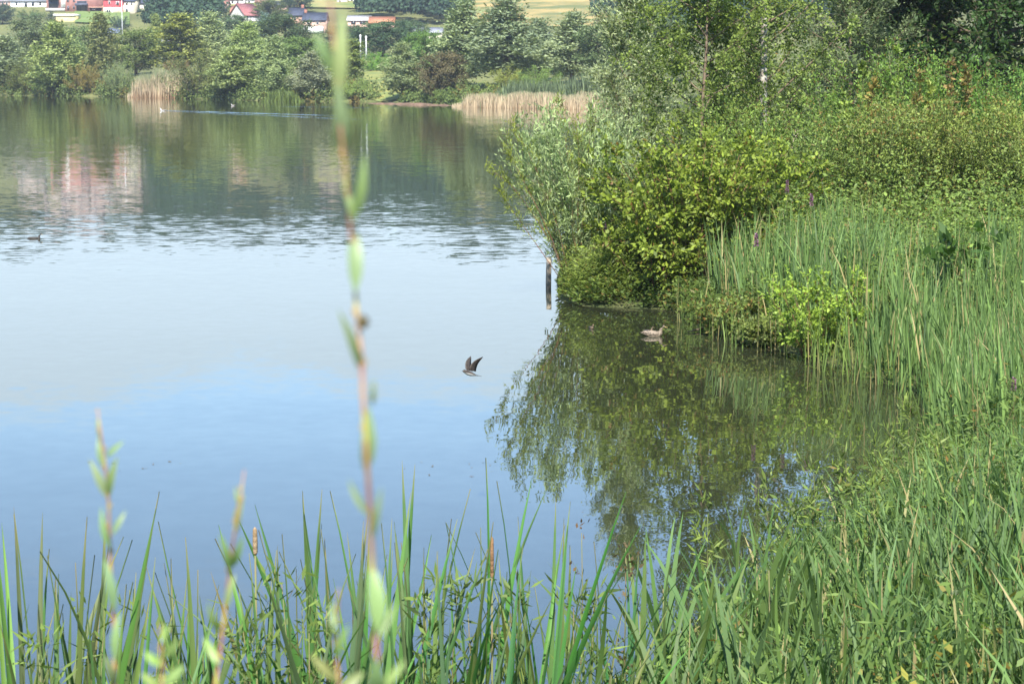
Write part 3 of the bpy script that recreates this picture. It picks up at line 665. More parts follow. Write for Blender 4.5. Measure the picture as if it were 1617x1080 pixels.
def green_reeds(name, label, p, q, n, h, dep, colr, seed, w=.1):
    rng = np.random.default_rng(seed); g = Geo(); u = rng.uniform(0, 1, n)[:, None]
    b = np.concatenate([p * (1 - u) + q * u, np.zeros((n, 1))], 1); b[:, 1] += rng.uniform(-.3, dep, n); b[:, 2] = np.maximum(ground(b[:, 0], b[:, 1]), -.2)
    blades(g, b, rng.uniform(0, 6.28, n), rng.uniform(0, .15, n), rng.uniform(.1, .5, n), h * rng.uniform(.35, 1.1, n) * np.clip(np.minimum(u, 1 - u)[:, 0] * 5, .3, 1), w, 4, rng.uniform(-1, 1, n), rng.uniform(0, 1, n))
    return tag(put(name, g.mesh(name, M_BLADE), None, colr), label, 'reeds', kind='stuff')
green_reeds('green_reeds', 'bright green young reeds at the foot of the upright silvery willow', onplane(412, 161)[:2], onplane(478, 161)[:2], 900, 1.7, 2.0, (.12, .17, .05), 6)
green_reeds('green_reeds', 'grey-green reeds rising behind the long pale reed bed', np.array(P3[1]) + [-3, 4.0], np.array(P3[3]) + [2, 4.5], 2600, 3.3, 3.0, (.13, .175, .11), 7, .13)
# mud bank and dry strip at the far waterline
def bank_strip(name, a, b, c1, c2, wid, hgt):
    a, b = np.array(a), np.array(b); n = 24; g = Geo(); u = np.linspace(0, 1, n)
    mid = a[None] * (1 - u[:, None]) + b[None] * u[:, None]; rr = np.random.default_rng(int(abs(a[0]) * 10))
    k = np.sin(u * math.pi) ** .5; f = rr.uniform(.6, 1.2, n)
    rows = [np.stack([mid[:, 0], mid[:, 1] + y * wid, z * hgt * k * f - .1], -1) for y, z in ((-.5, -.2), (-.2, .9), (.3, 1.0), (1.0, .3))]
    v = np.stack(rows, 0); i = (np.arange(3)[:, None] * n + np.arange(n - 1)[None]).ravel()
    g.add(v, np.stack([i, i + 1, i + n + 1, i + n], -1)); return tag(put(name, g.mesh(name, plain(name, c1, c2, 1.2, .95, .1, .5), True)), kind='structure')
bank_strip('mud_bank', onplane(566, 163.5)[:2], onplane(742, 168)[:2], (.20, .13, .09), (.11, .075, .05), 3.0, .3)
bank_strip('sand_strip', onplane(-60, 150)[:2], onplane(54, 150.5)[:2], (.50, .38, .17), (.36, .30, .14), 4.0, .9)

def shore_thicket(name, label, pts, per, h, back, colr, seed):
    rg = np.random.default_rng(seed); g = Geo(); pts = np.array(pts, float)
    for a, b in zip(pts[:-1], pts[1:]):
        n = int(np.linalg.norm(b - a) * per)
        for k in range(n):
            u = rg.uniform(); c = a * (1 - u) + b * u + [0, rg.uniform(0, 1) ** 1.6 * back - .5]; m = 130; hh = h * rg.uniform(.5, 1.2); rr_ = hh * rg.uniform(.55, .9)
            d = nrm(rg.normal(0, 1, (m, 3))); d[:, 2] = np.abs(d[:, 2])
            P = np.array([c[0], c[1], max(G(c[0], c[1]), 0) - .1]) + d * np.array([rr_, rr_, hh]) * rg.uniform(.5, 1.05, (m, 1))
            leaves(g, P, nrm(rg.normal(0, 1, (m, 3))), nrm(d + rg.normal(0, .4, (m, 3)) + [0, 0, .3]), rg.uniform(.22, .4, m), rg.uniform(.15, .28, m), np.clip(rg.normal(.5, .2, m) + rg.normal(0, .22), 0, 1), (rg.uniform() < .12) * .5)
    return tag(put(name, g.mesh(name, M_FAR), None, colr), label, 'undergrowth', kind='stuff')
shore_thicket('shore_undergrowth', 'tangled undergrowth along the left part of the far shore', [(-110, 361.5), (-85, 358.5), (-57, 335.5), (-45, 312.5), (-30, 291.5), (-17, 286.5)], 3.4, 2.2, 10, (.095, .13, .045), 91)
shore_thicket('shore_undergrowth', 'undergrowth between the mud bank and the long reed bed', [(-14, 279), (-8, 264.5), (2.5, 247), (12, 226)], 2.4, 1.9, 9, (.085, .12, .04), 92)
# ------------------------------------------------------------------ headland plants
def plant(name, label, cat, loc, axes, kw, colr, woodmat=M_BARK, rng=None, stem='stem', leaf='foliage', mat=M_LEAF, rz=0.0, group=None, sc=None):
    gw, gl = clothe(rng, axes, **kw)
    t = thing(name, label, cat, loc, rz, group, sc)
    put(stem, gw.mesh(name + '_' + stem, woodmat, True), t); put(leaf, gl.mesh(name + '_' + leaf, mat), t, colr)
    return t
# leafy dogwood thicket at the point of the headland: three stools
rng = np.random.default_rng(21)
DOG = (.148, .200, .034)
for (px, base, Y, H, spr, n, lb) in [
   (1090, 492, 39.3, 2.95, .60, 44, 'large leafy yellow-green dogwood with reddish stems at the tip of the headland'),
   (1035, 487, 39.2, 1.7, .62, 30, 'smaller leafy dogwood between the silvery willow shrub and the large dogwood'),
   (1160, 480, 39.4, 2.5, .55, 32, 'yellow-green dogwood half behind the blue-green reeds')]:
    b = at(px, base, Y); z = max(G(b[0], Y), .0)
    plant('dogwood', lb, 'shrub', (b[0], Y, z - .05), stem_axes(rng, n, H, spr, (0, 0), .7, .014, .35),
          dict(ntw=760 if H > 2.5 else 520, tl=.34, nlf=16, L=.105, W=.060, spread=1.0, up=.2, out=.7, rust=.025, wood=6, tvar=.45, rust_top=.05), DOG, M_TWIG, rng, group='dogwoods on the headland')
# silvery willow shrub leaning out over the lake
b = at(922, 478, 40.4)
plant('willow_shrub', 'silvery willow shrub leaning out over the water beside the old post', 'shrub', (b[0], 40.6, .05), stem_axes(rng, 44, 3.25, .36, (-.06, -.03), .5, .012, .3),
      dict(ntw=900, tl=.5, nlf=18, L=.12, W=.026, spread=.5, up=.5, out=.3, wood=6, tvar=.4, lrand=.5), (.25, .325, .175), M_STEM, rng)
# fresh shoots with red bark standing out of it
def wands(name, label, specs, Y, colr, seed):
    rg = np.random.default_rng(seed); axes = []; o = at(*specs[0][0], Y)
    for pts in specs:
        w = np.array([at(x, y, Y + rg.uniform(-.3, .3)) for x, y in pts]); s = np.linspace(0, 1, 8)
        w, _ = interp_line(w, s); axes.append((w - o, .009 * (1 - .8 * s), .3))
    return plant(name, label, 'shrub', o, axes, dict(ntw=34 * len(specs), tl=.2, nlf=9, L=.10, W=.022, spread=.7, up=.4, out=.1, wood=6, tvar=.3), colr, M_TWIG, rg)
wands('willow_wands', 'yellow-green willow shoots reaching furthest left over the water', [[(905, 470), (870, 380), (815, 300), (776, 268)], [(905, 470), (865, 360), (818, 270), (798, 228)], [(905, 470), (880, 350), (835, 240), (808, 198)], [(905, 470), (850, 390), (800, 320), (790, 300)]], 40.0, (.17, .21, .05), 31)
wands('willow_wands', 'upright yellow-green willow shoots standing above the silvery willow shrub', [[(915, 470), (905, 330), (893, 220), (884, 160)], [(915, 470), (920, 330), (930, 230), (938, 176)], [(915, 470), (912, 330), (915, 240), (908, 190)], [(915, 470), (940, 330), (950, 260), (962, 205)]], 40.2, (.17, .21, .055), 32)
# low herbs at the foot of it
def herb_patch(name, label, region, n, h, L, W, colr, seed, kind='stuff', rust=.05, mat=None, cat='undergrowth', dmin=.0, leafy=7, dmax=99.0):
    """unbranched leafy stalks, too many to count"""
    rg = np.random.default_rng(seed); x0, x1, y0, y1 = region
    x = rg.uniform(x0, x1, n * 9); y = rg.uniform(y0, y1, n * 9); d = sdist(x, y); k = np.where((d > dmin) & (d < dmax))[0][:n]; x, y = x[k], y[k]; n = len(k)
    z = ground(x, y); hh = h * rg.uniform(.35, 1.3, n) * (1 + .25 * np.sin(x * 1.3 + y * .7) + .15 * np.sin(x * 3.1 - y * 1.9))
    az = rg.uniform(0, 6.28, n); lean = rg.uniform(0, .25, n)
    top = np.stack([np.cos(az) * lean, np.sin(az) * lean, np.ones(n)], -1) * hh[:, None]; b = np.stack([x, y, z], -1)
    g = Geo(); s = rg.uniform(.15, 1, (n, leafy)); P = (b[:, None] + top[:, None] * s[..., None]).reshape(-1, 3); m = len(P)
    a = rg.uniform(0, 6.28, m); D = nrm(np.stack([np.cos(a), np.sin(a), rg.uniform(-.1, .9, m)], -1))
    P = P + D * rg.uniform(0, L, m)[:, None]
    NN = nrm(rg.normal(0, .45, (m, 3)) + [0, -.15, .8])
    tv = np.repeat(rg.uniform(0, 1, n), leafy)
    leaves(g, P, D, NN, L * rg.uniform(.45, 1.45, m), W * rg.uniform(.55, 1.4, m), np.clip(.25 + .5 * tv + rg.normal(0, .18, m), 0, 1), (rg.uniform(0, 1, m) < rust) * rg.uniform(.3, .9, m))
    o = put(name, g.mesh(name, mat or M_LEAF), None, colr); return tag(o, label, cat, kind=kind)
herb_patch('waterside_herbs', 'feathery yellow-green waterside herbs along the foot of the silvery willow shrub', (.9, 2.3, 38.6, 40.0), 800, 1.15, .10, .018, (.15, .20, .05), 41, leafy=16, rust=.03)
herb_patch('waterside_herbs', 'leafy dark herbs hanging over the water along the foot of the dogwoods', (.9, 4.2, 34.5, 41.5), 900, .55, .085, .035, (.085, .13, .035), 46, leafy=12, rust=.08, dmin=-.12, dmax=.75)
herb_patch('waterside_herbs', 'mixed herbs and seedlings fringing the bay below the reeds', (3.2, 6.2, 24, 34.6), 380, .30, .06, .02, (.14, .19, .05), 47, leafy=11, rust=.12, dmin=-.1, dmax=.7)
# two more waterside bushes in the bay
for (px, base, Y, H, spr, n, colr, rust, lb) in [
   (1290, 572, 31.5, 1.3, .58, 30, (.175, .26, .045), .01, 'round bright green bush at the edge of the bay in front of the reeds'),
   (1148, 534, 34.4, .62, .7, 18, (.115, .16, .045), .18, 'low bush with rusty leaves at the water left of the round bright green bush'),
   (1205, 552, 33.0, .42, .7, 14, (.135, .175, .055), .04, 'low pale green tuft between the rusty bush and the round bright green bush')]:
    b = at(px, base, Y)
    plant('bush', lb, 'bush', (b[0], Y + .15, max(G(b[0], Y), 0) - .02), stem_axes(rng, n, H, spr, (0, -.08), .5, .007, .2),
          dict(ntw=360, tl=.2, nlf=15, L=.062, W=.036, spread=1.0, up=.25, out=.7, rust=rust, wood=6, tvar=.4), colr, M_TWIG, rng, group='bushes at the edge of the bay')
# silver birch behind the headland
b = at(1203, 300, 48.0); rng = np.random.default_rng(52)
z0 = G(b[0], 48.0)
ax = trunk_axes(rng, 9.4, .085, .10, lambda t: 2.5 * (math.sin(math.pi * min(1, t * .72 + .25)) ** .6), 84, .66, .012, .3, front=.06)
gw, gl = clothe(rng, ax, 1750, .55, 22, .075, .056, spread=.9, up=.1, droop=.35, out=.4, wood=6, tvar=.4, rust=.01)
t = thing('birch_tree', 'near silver birch with slim white trunk and small glittering leaves', 'tree', (b[0], 48.0, z0))
gt = Geo(); tube(gt, ax[0][0], ax[0][1] * 1.35, 8); put('trunk', gt.mesh('birch_trunk', M_PALEBARK, True), t)
put('branches', gw.mesh('birch_limbs', M_BARK), t, None, (0, .02, 0)); put('crown', gl.mesh('birch_crown', M_LEAF), t, (.15, .205, .065))
# second stem clump to the left
b = at(1105, 300, 47.0)
ax = trunk_axes(rng, 7.8, .06, .10, lambda t: 1.8 * (math.sin(math.pi * min(1, t * .75 + .22)) ** .6), 46, .6, .03, .3)
plant('birch_tree', 'darker bushy birch standing left of the white-trunked silver birch', 'tree', (b[0], 47.0, G(b[0], 47)), ax, dict(ntw=1250, tl=.5, nlf=20, L=.075, W=.055, spread=.9, up=.1, droop=.3, out=.4, wood=6, tvar=.4), (.13, .18, .048), M_BARK, rng, 'trunk', 'crown')
# grey willow beyond
b = at(985, 300, 56.0)
ax = trunk_axes(rng, 8.4, .08, .03, lambda t: 1.3 * (math.sin(math.pi * min(1, t * .75 + .25)) ** .6), 44, .85, .03)
plant('willow_tree', 'near grey willow with narrow silvery leaves standing left of the birches', 'tree', (b[0] + .2, 56.0, G(b[0], 56)), ax, dict(ntw=1700, tl=.55, nlf=18, L=.13, W=.034, spread=.65, up=.35, out=.4, wood=6, tvar=.4), (.24, .29, .185), M_BARK, rng, 'trunk', 'crown')
# dark big tree top right and pale trees beside it
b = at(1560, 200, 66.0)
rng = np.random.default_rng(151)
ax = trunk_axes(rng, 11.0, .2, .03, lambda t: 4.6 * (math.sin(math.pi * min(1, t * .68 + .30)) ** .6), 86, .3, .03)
plant('ash_tree', 'large dark green tree filling the top right corner', 'tree', (b[0], 66.0, G(b[0], 66)), ax, dict(ntw=3300, tl=.85, nlf=20, L=.17, W=.085, spread=1.0, up=.1, droop=.2, out=.6, wood=6, tvar=.4), (.030, .066, .019), M_BARK, rng, 'trunk', 'crown')  # leaf colour of the whole crown darkened to stand for shade beneath it
b = at(1340, 220, 62.0)
ax = trunk_axes(rng, 7.5, .1, .10, lambda t: 1.9 * (math.sin(math.pi * min(1, t * .7 + .28)) ** .6), 40, .6, .03)
plant('willow_tree', 'grey-green willow between the silver birch and the large dark tree', 'tree', (b[0], 62.0, G(b[0], 62)), ax, dict(ntw=1500, tl=.6, nlf=17, L=.14, W=.04, spread=.7, up=.3, out=.4, wood=6, tvar=.4), (.125, .165, .095), M_BARK, rng, 'trunk', 'crown')
b = at(1440, 220, 64.0)
ax = trunk_axes(rng, 8.0, .12, .06, lambda t: 2.6 * (math.sin(math.pi * min(1, t * .7 + .28)) ** .6), 44, .4, .03)
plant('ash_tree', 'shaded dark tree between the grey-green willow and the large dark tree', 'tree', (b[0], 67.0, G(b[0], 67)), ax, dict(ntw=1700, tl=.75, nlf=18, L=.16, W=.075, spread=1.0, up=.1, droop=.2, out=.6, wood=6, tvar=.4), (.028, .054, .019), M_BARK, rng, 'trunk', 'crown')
# scrub thicket behind the reeds
SC = 'scrub behind the reeds'
for (px, top, Y, wpx, colr, rust, lb) in [
   (1205, 190, 43.0, 130, (.14, .19, .055), .05, 'leafy scrub at the foot of the silver birch trunk'),
   (1290, 212, 42.0, 140, (.135, .18, .06), .07, 'dense scrub right of the silver birch trunk'),
   (1345, 128, 46.0, 110, (.12, .18, .05), .06, 'tall leafy scrub with spiky shoots below the grey-green willow'),
   (1385, 175, 42.0, 130, (.15, .185, .06), .10, 'red-tipped bramble thicket in the middle of the scrub'),
   (1425, 92, 46.5, 100, (.12, .19, .05), .10, 'tall bright green sapling with red tips below the dark trees'),
   (1475, 180, 42.5, 140, (.16, .185, .06), .10, 'brownish-green bramble thicket below the large dark tree'),
   (1520, 118, 47.0, 110, (.11, .175, .05), .10, 'tall sapling with rusty shoot tips in front of the large dark tree'),
   (1570, 172, 42.5, 140, (.16, .19, .06), .11, 'bramble thicket with yellowing leaves near the right edge'),
   (1600, 112, 46.0, 130, (.095, .17, .045), .03, 'fresh green sapling with pinnate leaves at the right edge'),
   (1640, 190, 41.0, 140, (.155, .185, .06), .10, 'weedy bramble cut by the right edge')]:
    b = at(px, 300, Y); z = G(b[0], Y); H = at(px, top, Y)[2] - z; wid = wpx / FPX * Y
    spr = math.atan2(wid * .5, H) * 1.1
    plant('scrub_bush', lb, 'scrub', (b[0], Y, z), stem_axes(rng, 26, H, spr, (0, 0), .4, .010, wid * .22), dict(ntw=640, tl=.5, nlf=20, L=.070, W=.037, spread=.8, up=.45, out=.5, rust=rust * .25, rust_top=rust * 1.6, wood=6, tvar=.45), (colr[0] * .98, colr[1] * 1.08, colr[2] * 1.0), M_STEM, rng, group=SC)
herb_patch('undergrowth', 'dense leafy undergrowth covering the land behind the reeds', (2.6, 22, 33.5, 62), 9500, 1.35, .085, .045, (.135, .195, .058), 43, leafy=9, rust=.05, dmin=.6)
herb_patch('thicket', 'shaded thicket closing the view behind the birches', (3.5, 34, 58, 92), 4200, 3.2, .20, .12, (.065, .095, .034), 48, leafy=14, rust=.02, dmin=1.2)
herb_patch('bramble_cover', 'low weeds mixed with the reeds beside the bay', (3.4, 14, 24, 38), 12500, 1.4, .068, .033, (.125, .190, .050), 44, leafy=9, rust=.07, dmin=1.15)
# big dark leaves at the right edge
b = at(1596, 440, 29.5); rg = np.random.default_rng(45)
plant('butterbur', 'clump of dark broad leaves at the right edge above the reeds', 'plant', (b[0] + .1, 31.5, G(b[0], 31.5)), stem_axes(rg, 14, 1.5, .5, (0, 0), .6, .012, .2), dict(ntw=60, tl=.25, nlf=5, L=.2, W=.17, spread=1, up=.1, out=.4, wood=6, tvar=.3), (.045, .095, .022), M_STEM, rg)
# old posts
p = onplane(866, 448); z = .52
g = Geo(); tube(g, [[0, 0, -.8], [0, 0, 0], [.005, 0, .3], [.012, 0, z]], [.058, .056, .054, .050], 9)
o = put('post', g.mesh('post', M_WOOD), None, None, (p[0], p[1], 0)); tag(o, 'weathered wooden post standing in the water left of the headland', 'post')
for (px, py, Y, lb) in [(1243, 202, 44.5, 'pale fence post top showing in the scrub right of the birch trunk')]:
    b = at(px, py, Y); z0 = G(b[0], Y); g = Geo(); tube(g, [[0, 0, -.3], [0, 0, (b[2] - z0) * .6], [.01, 0, b[2] - z0]], [.07, .065, .06], 8)
    tag(put('fence_post', g.mesh('fence_post', M_WOOD), None, None, (b[0], Y - 1.2, z0)), lb, 'post')
# fallen branch from the thicket into the water
p, q = onplane(1085, 526), onplane(1120, 522)
g = Geo(); tube(g, [[0, 0, .02], [(q[0] - p[0]) * .5, .2, .035], [q[0] - p[0], q[1] - p[1], .08]], [.008, .014, .02], 6)
tag(put('branch', g.mesh('branch', M_BARK), None, None, (p[0], p[1], 0)), 'thin broken branch lying in the water right of the duck', 'branch')

# ------------------------------------------------------------------ reeds round the bay
def reeds(name, label, region, n, h, w, colr, seed, dr=(-.35, 3.2), clump=.5, rust=.06, K=4, lean=.13):
    rg = np.random.default_rng(seed); x0, x1, y0, y1 = region
    x = rg.uniform(x0, x1, n * 8); y = rg.uniform(y0, y1, n * 8); d = sdist(x, y)
    dens = .5 + .5 * np.sin(x * 2.1 + 1.3 * np.sin(y * 1.1)) * np.sin(y * 1.7 + x * .6)
    k = np.where((d > dr[0]) & (d < dr[1]) & (rg.uniform(0, 1, len(x)) < (1 - clump) + clump * dens))[0][:n]; x, y = x[k], y[k]; n = len(k)
    b = np.stack([x, y, np.maximum(ground(x, y), -.1) - .02], -1); g = Geo()
    hv = 1 + .18 * np.sin(x * 1.9 + y) * np.cos(y * 1.4)
    blades(g, b, rg.uniform(0, 6.28, n), np.abs(rg.normal(0, lean, n)), np.abs(rg.normal(.1, lean * 2.6, n)), h * hv * rg.uniform(.6, 1.12, n), w * rg.uniform(.7, 1.25, n), K, rg.uniform(-.9, .9, n), np.clip(rg.normal(.5, .22, n), 0, 1), (rg.uniform(0, 1, n) < rust) * rg.uniform(.4, .9, n))
    return tag(put(name, g.mesh(name, M_BLADE), None, colr), label, 'reeds', kind='stuff')
reeds('reed_bed', 'blue-green reeds along the far side of the bay', (3.0, 9.5, 28.5, 38), 2700, 1.5, .025, (.13, .215, .080), 61, (.5, 2.9), .95, .12)
reeds('reed_bed', 'blue-green reeds at the head of the bay by the right edge', (4.4, 9.5, 20, 30), 4600, 1.2, .025, (.125, .21, .075), 62, (-.15, 2.7), .7, .10)
reeds('reed_fringe', 'thin scattered reeds standing in the shallow edge of the bay', (2.8, 6.2, 24, 37.5), 420, .75, .016, (.13, .20, .06), 67, (-.45, .3), .8, .2)

# ------------------------------------------------------------------ near bank
def grass(name, label, region, n, h, w, colr, seed, dr, rust=.07, K=4, cat='grass'):
    return reeds(name, label, region, n, h, w, colr, seed, dr, .35, rust, K, .24)
o = grass('grass', 'long green grass covering the near bank', (-1.5, 7.5, 7.5, 25), 30000, .62, .013, (.102, .160, .046), 63, (-.1, 7)); o['category'] = 'grass'
o = grass('grass', 'broad-bladed grass tangled in the foreground bank', (-1.2, 5.5, 7.2, 17), 9000, .85, .022, (.10, .175, .066), 64, (.0, 5)); o['category'] = 'grass'
herb_patch('bank_herbs', 'leafy weeds growing through the grass of the near bank', (-1.0, 7.5, 8, 26), 5600, .66, .075, .019, (.098, .155, .044), 65, leafy=13, rust=.05, dmin=.05)
herb_patch('bank_herbs', 'small yellow-leaved weeds low at the bottom of the near bank', (.3, 3.5, 7.8, 9.6), 320, .45, .06, .03, (.20, .20, .05), 66, leafy=9, rust=.25, dmin=.05)

# cattails: leaf models shared between plants
rng = np.random.default_rng(71)
CT = []
for i in range(12):
    g = Geo(); L = 2.25
    blades(g, np.zeros((1, 3)), 0.0, rng.uniform(.0, .06), [.14, .24, .36, .48, .62, .85, .18, .3, .42, .55, .26, 1.15][i], L, .031, 12, rng.uniform(-.7, .7), rng.uniform(.25, .75), 0.0, prof=np.interp(np.linspace(0, 1, 13), [0, .3, .7, .9, 1], [.9, 1, .85, .45, .02]), tgrad=.3)
    v = g.v[0].reshape(13, 2, 3); midp = v.mean(1) - np.array([0, 0, 0]); 
    s = nrm(np.cross(v[:, 0] - v[:, 1], np.gradient(v.mean(1), axis=0)))
    mid = (v.mean(1) + s * .004)
    gg = Geo(); vv = np.stack([v[:, 0], mid, v[:, 1]], 1).reshape(-1, 3)     # a shallow channel along the blade
    q = [[a * 3 + c, a * 3 + c + 1, a * 3 + c + 4, a * 3 + c + 3] for a in range(12) for c in (0, 1)]
    gg.add(vv, q, None, np.repeat(g.a[0].reshape(13, 2)[:, 0], 3), np.repeat(np.clip((np.linspace(0, 1, 13) - .93) / .07, 0, 1) * (.6 if i % 3 == 0 else .1), 3)); CT.append(gg.mesh('cattail_leaf', M_BLADE, True))
def spike_mesh(col1, col2, r, L, nm):
    g = Geo(); tube(g, [[0, 0, 0], [0, 0, .01], [0, 0, L * .5], [0, 0, L - .01], [0, 0, L]], [r * .5, r, r * 1.05, r * .9, r * .25], 9); return g.mesh(nm, plain(nm, col1, col2, 60, .95, .1, .6), True)
SPK = [spike_mesh((.30, .22, .14), (.19, .13, .07), .0095, .11, 'pale_spike'), spike_mesh((.22, .13, .07), (.16, .09, .045), .0075, .17, 'brown_spike')]
def cattail(px, top, Y, n, label, spike=None, fan=.19, col_=None, group='cattails along the near shore'):
    b = at(px, 1000, Y); x = b[0]; z = max(G(x, Y), -.15)
    zt = at(px, top, Y)[2]
    t = thing('cattail', label, 'cattail', (x, Y, z), 0.0, group)
    cc = col_ or (.082 * rng.uniform(.75, 1.25), .150 * rng.uniform(.8, 1.2), .050 * rng.uniform(.8, 1.3))
    for k in range(n):
        s = (zt - z) / 2.2 * (1.0 if k == 0 else rng.uniform(.8, 1.0))
        m = CT[0 if k == 0 else rng.integers(0, 12)]
        o_ = put('leaf', m, t, tuple(c * rng.uniform(.85, 1.15) for c in cc), (rng.normal(0, .03), rng.normal(0, .03), 0), (rng.normal(0, fan * .5), rng.normal(.06, fan) if k else rng.normal(.04, .04), rng.choice([-1.57, 1.57]) + rng.normal(0, .55) if rng.uniform() < .7 else rng.uniform(0, 6.28)), (s * rng.uniform(.8, 1.15), s * rng.uniform(.8, 1.15), s))
        o_.rotation_mode = 'ZYX'
    if spike is not None:
        zs = at(px, spike[1], Y)[2] - z
        g = Geo(); tube(g, [[0, 0, 0], [0, 0, zs * .6], [0, 0, zs]], [.006, .005, .004], 6)
        st = put('stalk', g.mesh('stalk', M_STEM), t); put('seed_head', SPK[spike[0]], st, None, (0, 0, zs - .02))
    return t
CATZ = [(160, 'cattail of the dense clump in the bottom left corner, left of the blurred left shoot', 'cattails in the bottom left corner'),
        (300, 'short cattail of the sparse stretch between the blurred left and middle shoots', 'sparse cattails between the blurred shoots'),
        (448, 'cattail beside the one with the pale seed head, right of the blurred middle shoot', 'cattails by the pale seed head'),
        (590, 'cattail of the clump just left of the tall blurred shoot', 'cattails left of the tall blurred shoot'),
        (760, 'tall cattail of the clump just right of the tall blurred shoot', 'cattails right of the tall blurred shoot'),
        (2000, 'cattail of the right-hand clump below the mirrored birches, beside the near bank', 'cattails next to the near bank')]
row = [(6, 810), (24, 772), (44, 822), (58, 850), (72, 812), (90, 905), (104, 820), (118, 905), (134, 850), (150, 905), (168, 900), (200, 945), (222, 900), (240, 930), (270, 960),
       (320, 930), (345, 960), (392, 905), (430, 905), (452, 790), (470, 860), (488, 800), (505, 838), (522, 870), (540, 800), (560, 838), (575, 850),
       (600, 760), (622, 850), (640, 862), (656, 752), (668, 830), (684, 765), (706, 880), (722, 850), (745, 752), (768, 905), (790, 880), (808, 850), (838, 820), (852, 815), (868, 835), (880, 880), (905, 905), (925, 880), (945, 900), (985, 880)]
for i, (px, top) in enumerate(row):
    lb, gp = [(l_, g_) for lim, l_, g_ in CATZ if px < lim][0]
    cattail(px, top, rng.uniform(7.5, 9.2) + max(0, (px - 700) / 300.0) * 1.6, int(rng.integers(6, 10)) + (3 if px < 160 else 0), lb, group=gp)
cattail(298, 848, 8.0, 4, 'lone tall cattail leaves left of the blurred middle shoot', fan=.05)
cattail(405, 880, 8.3, 6, 'cattail with a pale fluffy seed head right of the blurred middle shoot', (0, 868))
cattail(777, 900, 8.6, 6, 'cattail with a slim brown seed head right of the blurred tall shoot', (1, 905))
# taller grass-reed tufts on the right-hand part of the bank
RT = []
for i in range(6):
    g = Geo(); rg = np.random.default_rng(100 + i)
    blades(g, np.zeros((1, 3)), 0.0, rg.uniform(.05, .2), rg.uniform(.2, .9), 1.0, .03, 8, rg.uniform(-.6, .6), rg.uniform(.3, .7), 0.0, prof=np.interp(np.linspace(0, 1, 9), [0, .3, .7, .9, 1], [.7, 1, .8, .4, .02]), tgrad=.2)
    RT.append(g.mesh('reed_leaf', M_BLADE, True))
TUFTL = lambda px, Y: ('broad-leaved reed tuft at the left tip of the near bank beside the water', 'reed tufts at the tip of the near bank') if px < 1230 else (('broad-leaved reed tuft in the grass at the very bottom right of the near bank', 'reed tufts low on the near bank') if Y < 10 else ('broad-leaved reed tuft higher on the near bank towards the right edge', 'reed tufts high on the near bank'))
tufts = [(1010, 850, 11.0), (1048, 812, 11.6), (1090, 855, 10.4), (1130, 842, 11.0), (1165, 770, 12.2), (1195, 775, 12.5), (1215, 800, 11.6), (1170, 880, 9.6), (1270, 790, 12.4), (1300, 840, 11), (1350, 800, 12.2), (1390, 830, 11.2), (1440, 800, 12), (1500, 790, 12.2),
         (1560, 770, 12.6), (1600, 830, 11), (1240, 900, 9.6), (1330, 920, 9.4), (1420, 900, 9.6), (1520, 890, 9.8), (1590, 930, 9.3), (1060, 930, 9.2), (1120, 960, 9), (975, 930, 9.6), (1475, 720, 14.5), (1580, 680, 15.5), (1530, 740, 14.0), (1460, 960, 8.9), (1280, 980, 8.8)]
for px, top, Y in tufts:
    b = at(px, 1000, Y); z = max(G(b[0], Y), 0); H = max(at(px, top, Y)[2] - z, .5)
    t = thing('reed_tuft', TUFTL(px, Y)[0], 'reed', (b[0], Y, z - .03), rng.uniform(0, 6.28), TUFTL(px, Y)[1])
    g = Geo(); tube(g, [[0, 0, 0], [.01, 0, H * .4], [0, .01, H * .75]], [.008, .006, .003], 6); put('stem', g.mesh('reed_stem', M_STEM), t)
    cc = (.095 * rng.uniform(.85, 1.15), .165 * rng.uniform(.9, 1.1), .058 * rng.uniform(.8, 1.2))
    for k in range(9):
        h0 = H * rng.uniform(0, .55); s = (H - h0) * rng.uniform(.8, 1.1) if k else H * 1.02
        put('leaf', RT[rng.integers(0, 6)], t, cc, (0, 0, h0 if k else 0), (rng.normal(0, .12), rng.normal(0, .12), rng.uniform(0, 6.28)), (s, s, s))
# willowherbs between the cattails
def herb(px, top, Y, label, n=16, colr=(.115, .17, .05), L=.075, W=.014, group='weeds between the cattails', name='willowherb', spike=None, h=None):
    rg = np.random.default_rng(int(px * 7 + top)); b = at(px, top, Y); z = max(G(b[0], Y), -.1); H = b[2] - z
    t = thing(name, label, 'plant', (b[0], Y, z), 0, group)
    s = np.linspace(0, 1, 7); pts = np.stack([np.cumsum(rg.normal(0, .012, 7)) * H, np.cumsum(rg.normal(0, .012, 7)) * H, s * H], -1)
    axes = [(pts, .006 * (1 - s * .7), .45)]
    gw, gl = clothe(rg, axes, n, .16, 8, L, W, spread=.9, up=.5, out=.1, droop=.15, wood=6, tvar=.35, jit=.1)
    put('stem', gw.mesh('herb_stem', M_STEM), t); put('foliage', gl.mesh('herb_foliage', M_LEAF), t, colr)
    if spike:
        m = 170; u = rg.uniform(0, 1, m); a = rg.uniform(0, 6.28, m); g = Geo()
        P = pts[-1] + np.stack([np.cos(a) * .012 * (1.1 - u), np.sin(a) * .012 * (1.1 - u), (u - .25) * spike[1]], -1)
        D = nrm(np.stack([np.cos(a), np.sin(a), rg.uniform(.2, .8, m)], -1)); leaves(g, P, D, nrm(rg.normal(0, 1, (m, 3))), .022 * spike[2], .013 * spike[2], rg.uniform(0, 1, m))
        put('flower_spike', g.mesh('flower_spike', M_LEAF), t, spike[0])
    return t
WL = 'leafy willowherb growing between the near cattails'
